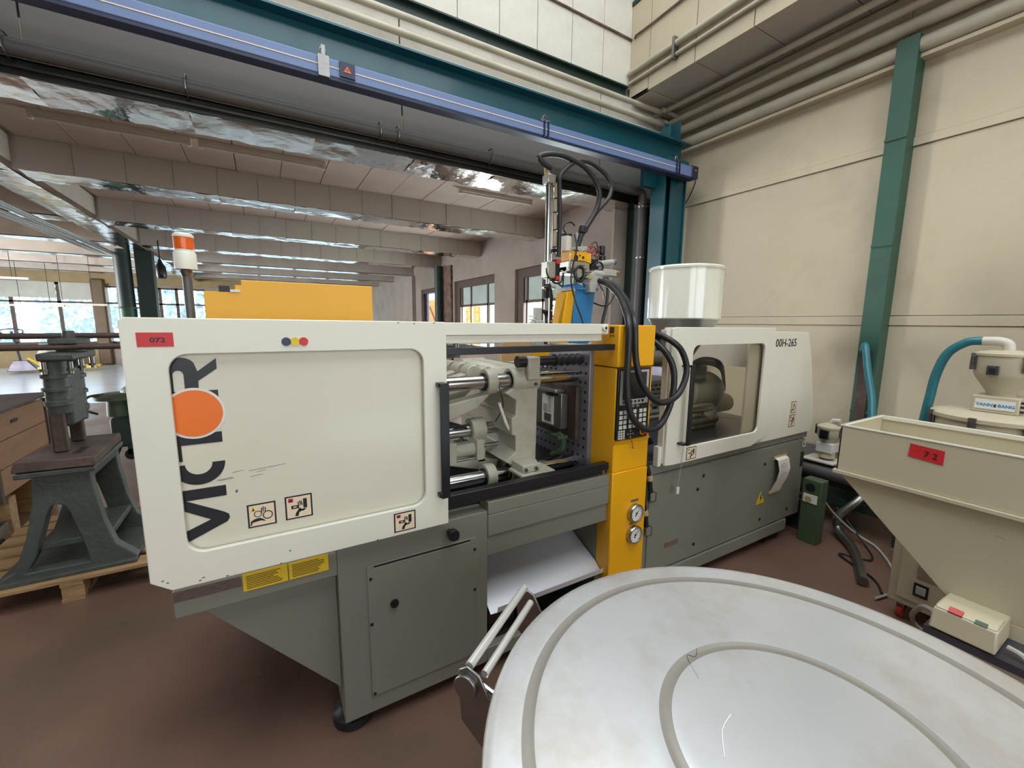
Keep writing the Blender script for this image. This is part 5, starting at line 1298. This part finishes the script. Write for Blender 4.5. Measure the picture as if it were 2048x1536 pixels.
o = M().box(3.66, 3.74, 1.60, 1.72, 0.0, 0.26, DKSTEEL).box(3.67, 3.73, 1.61, 1.71, 0.26, 0.30, BLACK).build('pedal_box', None, 0.005)
tag(o, 'small dark box on the floor behind the green pillar', 'box')
# wires on the floor by the dryer
o = M().tube([(3.9, 1.45, 0.2), (3.8, 1.2, 0.015), (3.6, 1.1, 0.012), (3.5, 1.25, 0.012), (3.35, 1.0, 0.012), (3.2, 0.9, 0.012)], 0.006, BLACK, 8, 6).build('floor_cable')
tag(o, 'thin black cable lying on the floor beside the dryer', 'cable')

# ================================================================ LEFT: PRESS ON PALLET, CRATE, MOTOR
pl = thing('wooden_pallet', 'worn wooden pallet carrying the dark press', 'pallet', (-1.0, 3.8, 0))
for y in (3.26, 3.62, 3.98, 4.32):
    M().box(-1.62, -0.35, y, y + 0.13 + random.uniform(-.01, .01), 0.118, 0.14, WOODP).build('top_board', pl, 0.002)
for x in (-1.62, -1.12, -0.45):
    M().box(x, x + 0.10, 3.26, 4.44, 0.096, 0.118, WOODP).build('cross_board', pl)
    for y in (3.27, 3.80, 4.33):
        M().box(x, x + 0.10, y, y + 0.10, 0.02, 0.096, WOODP).build('block', pl, 0.002)
    M().box(x, x + 0.10, 3.26, 4.44, 0.0, 0.02, WOODP).build('bottom_board', pl)
M().box(-1.62, -0.35, 3.46, 3.56, 0.118, 0.14, WOODP).box(-1.62, -0.35, 3.80, 3.92, 0.118, 0.14, WOODP).box(-1.62, -0.35, 4.15, 4.28, 0.118, 0.14, WOODP).build('filler_board', pl, kind='stuff')
pr_ = thing('fly_press', 'old dark cast iron screw press with A-shaped legs, standing on the pallet', 'press', (-1.08, 3.6, 0.14))
for y in (3.34, 3.84):
    out = [(-1.40, 0.14), (-1.40, 0.155), (-1.32, 0.20), (-1.25, 0.40), (-1.205, 0.60), (-1.19, 0.77), (-0.95, 0.77), (-0.94, 0.62), (-0.915, 0.42), (-0.875, 0.27), (-0.81, 0.20), (-0.78, 0.165), (-0.78, 0.14)]
    hole = [(-1.27, 0.19), (-1.00, 0.19), (-1.01, 0.27), (-1.04, 0.42), (-1.06, 0.52), (-1.075, 0.56), (-1.10, 0.575), (-1.125, 0.57), (-1.145, 0.54), (-1.17, 0.45), (-1.22, 0.28)]
    M().plate(out, [hole], 'xz', y, y + 0.075, CAST).build('leg_frame', pr_, 0.010)
M().box(-1.40, -0.78, 3.30, 3.95, 0.14, 0.165, CAST).build('base_plate', pr_, 0.004)
M().box(-1.22, -0.9, 3.38, 3.86, 0.30, 0.34, CAST).build('tie_plate', pr_, 0.006)
M().box(-1.2, -0.95, 3.40, 3.86, 0.70, 0.78, CAST).build('tie_plate', pr_, 0.006)
M().hexa([(-1.25, 3.29, 0.80), (-0.90, 3.27, 0.80), (-0.92, 3.90, 0.80), (-1.24, 3.90, 0.80), (-1.24, 3.30, 0.855), (-0.90, 3.28, 0.855), (-0.92, 3.89, 0.855), (-1.23, 3.89, 0.855)], RUST).box(-1.24, -0.91, 3.28, 3.88, 0.765, 0.795, CAST).build('table', pr_, 0.006)
M().box(-1.03, -0.99, 3.40, 3.56, 0.8555, 0.857, INK).build('table_slot', pr_)
for y in (3.45, 3.72):
    M().box(-1.125, -1.06, y, y + 0.055, 0.855, 1.43, RUST).build('column', pr_, 0.012)
for cy, r_, zb_ in ((3.485, 1.0, 1.09), (3.745, 0.92, 1.0)):
    M().rev((-1.078, cy, zb_), (-1.078, cy, 1.40), [(0, 0.048 * r_), (0.15, 0.056 * r_), (0.16, 0.062 * r_), (0.24, 0.064 * r_), (0.26, 0.053 * r_), (0.43, 0.054 * r_), (0.44, 0.066 * r_), (0.49, 0.066 * r_), (0.51, 0.055 * r_), (0.68, 0.055 * r_), (0.69, 0.067 * r_), (0.74, 0.067 * r_), (0.76, 0.055 * r_), (1.0, 0.055 * r_)], CAST, 30).build('guide_sleeve', pr_)
M().box(-1.11, -1.03, 3.50, 3.73, 1.0, 1.36, CAST).build('ram_block', pr_, 0.02)
M().box(-1.125, -0.97, 3.40, 3.81, 1.405, 1.45, CAST).build('crown_plate', pr_, 0.012)
for x, y in ((-1.10, 3.425), (-0.99, 3.425), (-0.99, 3.6), (-1.10, 3.79), (-0.99, 3.79)):
    M().cyl((x, y, 1.33), (x, y, 1.40), 0.012, STEEL, n=10).cyl((x, y, 1.345), (x, y, 1.36), 0.02, STEEL, n=6).build('bolt', pr_)
M().rev((-1.03, 3.60, 1.45), (-1.03, 3.60, 1.575), [(0, 0.07), (0.15, 0.07), (0.2, 0.05), (0.6, 0.05), (0.62, 0.032), (1, 0.026)], CAST, 26).box(-1.09, -0.97, 3.48, 3.73, 1.50, 1.53, CAST).build('hub', pr_, 0.004)
M().cyl((-2.2, 3.50, 1.475), (-0.30, 3.50, 1.485), 0.018, RUST, n=14).build('swing_bar', pr_)
M().cyl((-2.2, 3.72, 1.535), (-0.30, 3.72, 1.545), 0.018, RUST, n=14).build('swing_bar', pr_)
cr = thing('wooden_crate', 'brown plywood crate with a loose lid at the left edge', 'crate', (-2.1, 4.7, 0))
for k in range(3):
    M().box(-2.6, -1.70, 4.30, 4.32, 0.36 + k * 0.2, 0.555 + k * 0.2, PLY).build('front_board', cr, 0.002)
    M().box(-1.72, -1.70, 4.32, 5.2, 0.36 + k * 0.2, 0.555 + k * 0.2, PLY).build('side_board', cr, 0.002)
M().box(-1.715, -1.685, 4.29, 4.33, 0.33, 0.96, RUST).box(-1.715, -1.685, 5.17, 5.21, 0.33, 0.96, RUST).build('corner_post', cr, 0.003)
M().hexa([(-2.62, 4.25, 0.955), (-1.66, 4.25, 0.965), (-1.66, 5.25, 0.985), (-2.62, 5.25, 0.975), (-2.62, 4.25, 0.975), (-1.66, 4.25, 0.985), (-1.66, 5.25, 1.005), (-2.62, 5.25, 0.995)], RUST).build('lid', cr, 0.002)
M().box(-1.699, -1.695, 4.60, 4.70, 0.86, 0.885, INK).box(-1.76, -1.72, 4.297, 4.30, 0.86, 0.88, INK).build('hand_hole', cr)
M().box(-2.58, -1.74, 4.34, 5.16, 0.36, 0.94, PLY).build('inner_box', cr)
for y in (4.4, 5.05):
    M().box(-2.6, -1.7, y, y + 0.1, 0.0, 0.33, WOODP).build('skid', cr)
o = M().hexa([(-2.9, 3.6, 0.22), (-1.64, 3.9, 0.15), (-1.64, 4.2, 0.15), (-2.9, 3.95, 0.22), (-2.9, 3.6, 0.30), (-1.64, 3.9, 0.23), (-1.64, 4.2, 0.23), (-2.9, 3.95, 0.30)], STEEL).box(-2.8, -2.6, 3.6, 3.95, 0.0, 0.22, DKGREEN).box(-1.8, -1.65, 3.9, 4.15, 0.0, 0.13, DKGREEN).build('steel_profile', None, 0.004)
tag(o, 'grey steel profile lying between the crate and the press', 'profile')
mt = thing('green_motor_machine', 'dark green workshop machine with a rounded motor head behind the guard door', 'machine', (-1.2, 6.0, 0))
M().box(-1.45, -0.7, 5.8, 6.4, 0.30, 0.62, DKGREEN).build('body', mt, 0.03)
M().rev((-1.40, 6.0, 0.62), (-1.40, 6.0, 0.86), [(0, 0.11), (0.7, 0.10), (0.75, 0.2), (0.9, 0.2), (1, 0.14)], SOCKGREEN, 26).build('motor_head', mt)
M().ball((-1.1, 6.1, 0.84), 0.26, SOCKGREEN, 20, (1.2, 0.9, 0.55)).build('belt_cover', mt)
M().box(-1.25, -0.75, 5.9, 6.3, 0.62, 0.8, DKSTEEL).build('gear_case', mt, 0.03)
M().tube([(-1.5, 5.95, 0.86), (-1.62, 5.9, 0.84), (-1.64, 5.9, 0.72), (-1.55, 5.9, 0.66)], 0.012, DKGREEN, 8, 5).build('lever', mt)
for x in (-1.4, -0.8):
    M().tube([(x, 5.85, 0.32), (x - .12, 5.82, 0.0)], 0.025, DKGREEN, 8, 1).tube([(x, 6.35, 0.32), (x + .12, 6.38, 0.0)], 0.025, DKGREEN, 8, 1).build('leg', mt)
M().cyl((-1.3, 5.8, 0.22), (-1.3, 5.86, 0.22), 0.06, BLACK, n=18).box(-1.33, -1.27, 5.8, 5.86, 0.22, 0.32, DKGREEN).build('pulley', mt)
# far things on the pale floor
t = thing('pallet_truck', 'yellow pallet truck with upright handle by the far windows', 'truck', (-6.3, 18.6, 0))
M().box(-6.05, -4.7, 18.35, 18.52, 0.08, 0.16, SYEL).build('fork', t, 0.02)
M().box(-6.05, -4.7, 18.75, 18.92, 0.08, 0.16, SYEL).build('fork', t, 0.02)
M().hexa([(-6.7, 18.35, 0.05), (-6.0, 18.35, 0.05), (-6.0, 18.92, 0.05), (-6.7, 18.92, 0.05), (-6.55, 18.42, 0.38), (-6.25, 18.42, 0.38), (-6.25, 18.85, 0.38), (-6.55, 18.85, 0.38)], DKSTEEL).tube([(-6.25, 18.5, 0.45), (-5.95, 18.5, 0.15)], 0.04, SYEL, 8, 1).build('pump_unit', t, 0.02)
M().tube([(-6.45, 18.6, 0.35), (-6.55, 18.6, 1.25)], 0.03, DKSTEEL, 8, 1).build('handle_rod', t)
M().tube([(-6.55, 18.6, 1.15), (-6.75, 18.6, 1.18), (-6.78, 18.6, 1.28), (-6.55, 18.6, 1.32), (-6.32, 18.6, 1.28), (-6.35, 18.6, 1.18), (-6.55, 18.6, 1.15)], 0.018, DKSTEEL, 8, 4).build('grip', t)
o = M().rev((-6.2, 19.6, 0), (-6.2, 19.6, 0.82), [(0, 0.22), (0.1, 0.28), (0.5, 0.25), (0.75, 0.15), (0.85, 0.07), (1, 0.14)], PAPER, 22).build('white_sack')
tag(o, 'white tied sack on the far floor behind the pallet truck', 'sack')
o = M().box(7.2, 9.4, 19.2, 23.5, -0.12, 2.7, TRUCK).tube([(7.17, 19.3, 1.4), (7.17, 20.4, 2.4)], 0.03, DKSTEEL, 6, 1).tube([(7.17, 19.3, 1.4), (7.17, 20.6, 0.5)], 0.03, DKSTEEL, 6, 1).build('orange_container')
tag(o, 'orange container standing outside the far doorway', 'container')
m = M()
for x, z, l in ((-2.1, 1.95, 0.9),):
    m.box(-3.9, -2.5, 19.6, 20.2, 0.55, 1.05, DKSTEEL)
o = m.box(-3.8, -3.0, 19.55, 20.2, 1.05, 1.35, FIXT).box(-3.7, -3.6, 19.6, 20.1, 0.0, 0.55, DKGREEN).box(-2.8, -2.7, 19.6, 20.1, 0.0, 0.55, DKGREEN).build('work_bench', None, 0.01)
tag(o, 'grey bench heaped with pale boxes under the far right windows', 'bench')
t = thing('plywood_panel_stand', 'pale plywood sheet and yellow post standing behind the machine', 'panel', (1.9, 3.0, 0))
M().box(1.66, 1.96, 3.0, 3.02, 0.02, 1.50, CARDB).build('plywood_sheet', t)
M().box(1.965, 2.15, 3.0, 3.06, 0.0, 1.50, YELLOW).build('yellow_post', t, 0.004)
t = thing('pendant_control', 'dark pendant switch hanging on a wire near the square green column', 'switch', (-1.61, 10.5, 2.43))
M().cyl((-1.62, 10.5, 2.75), (-1.62, 10.5, 3.12), 0.012, BLACK, n=8).build('wire', t)
M().rev((-1.61, 10.5, 2.42), (-1.62, 10.5, 2.78), [(0, 0.07), (0.1, 0.085), (0.6, 0.08), (0.8, 0.04), (1, 0.02)], BLACK, 16).build('switch_body', t)
# trees beyond the far windows
m = M()
rt = random.Random(3)
for k in range(9000):
    x, y, z = rt.uniform(-30, 14), rt.uniform(27, 33), rt.uniform(0.2, 5.0)
    s_ = rt.uniform(0.08, 0.26)
    d1 = Vector((rt.uniform(-1, 1), rt.uniform(-.5, .5), rt.uniform(-1, 1))).normalized() * s_
    d2_ = Vector((rt.uniform(-1, 1), rt.uniform(-.5, .5), rt.uniform(-1, 1))).normalized() * s_ * .7
    p = Vector((x, y, z))
    m._take([p - d1, p + d2_, p + d1, p - d2_], [(0, 1, 2, 3)], TREE)
o = m.build('foliage', None, 0, False)
tag(o, 'pale leafy trees beyond the far windows', 'foliage', None, 'stuff')
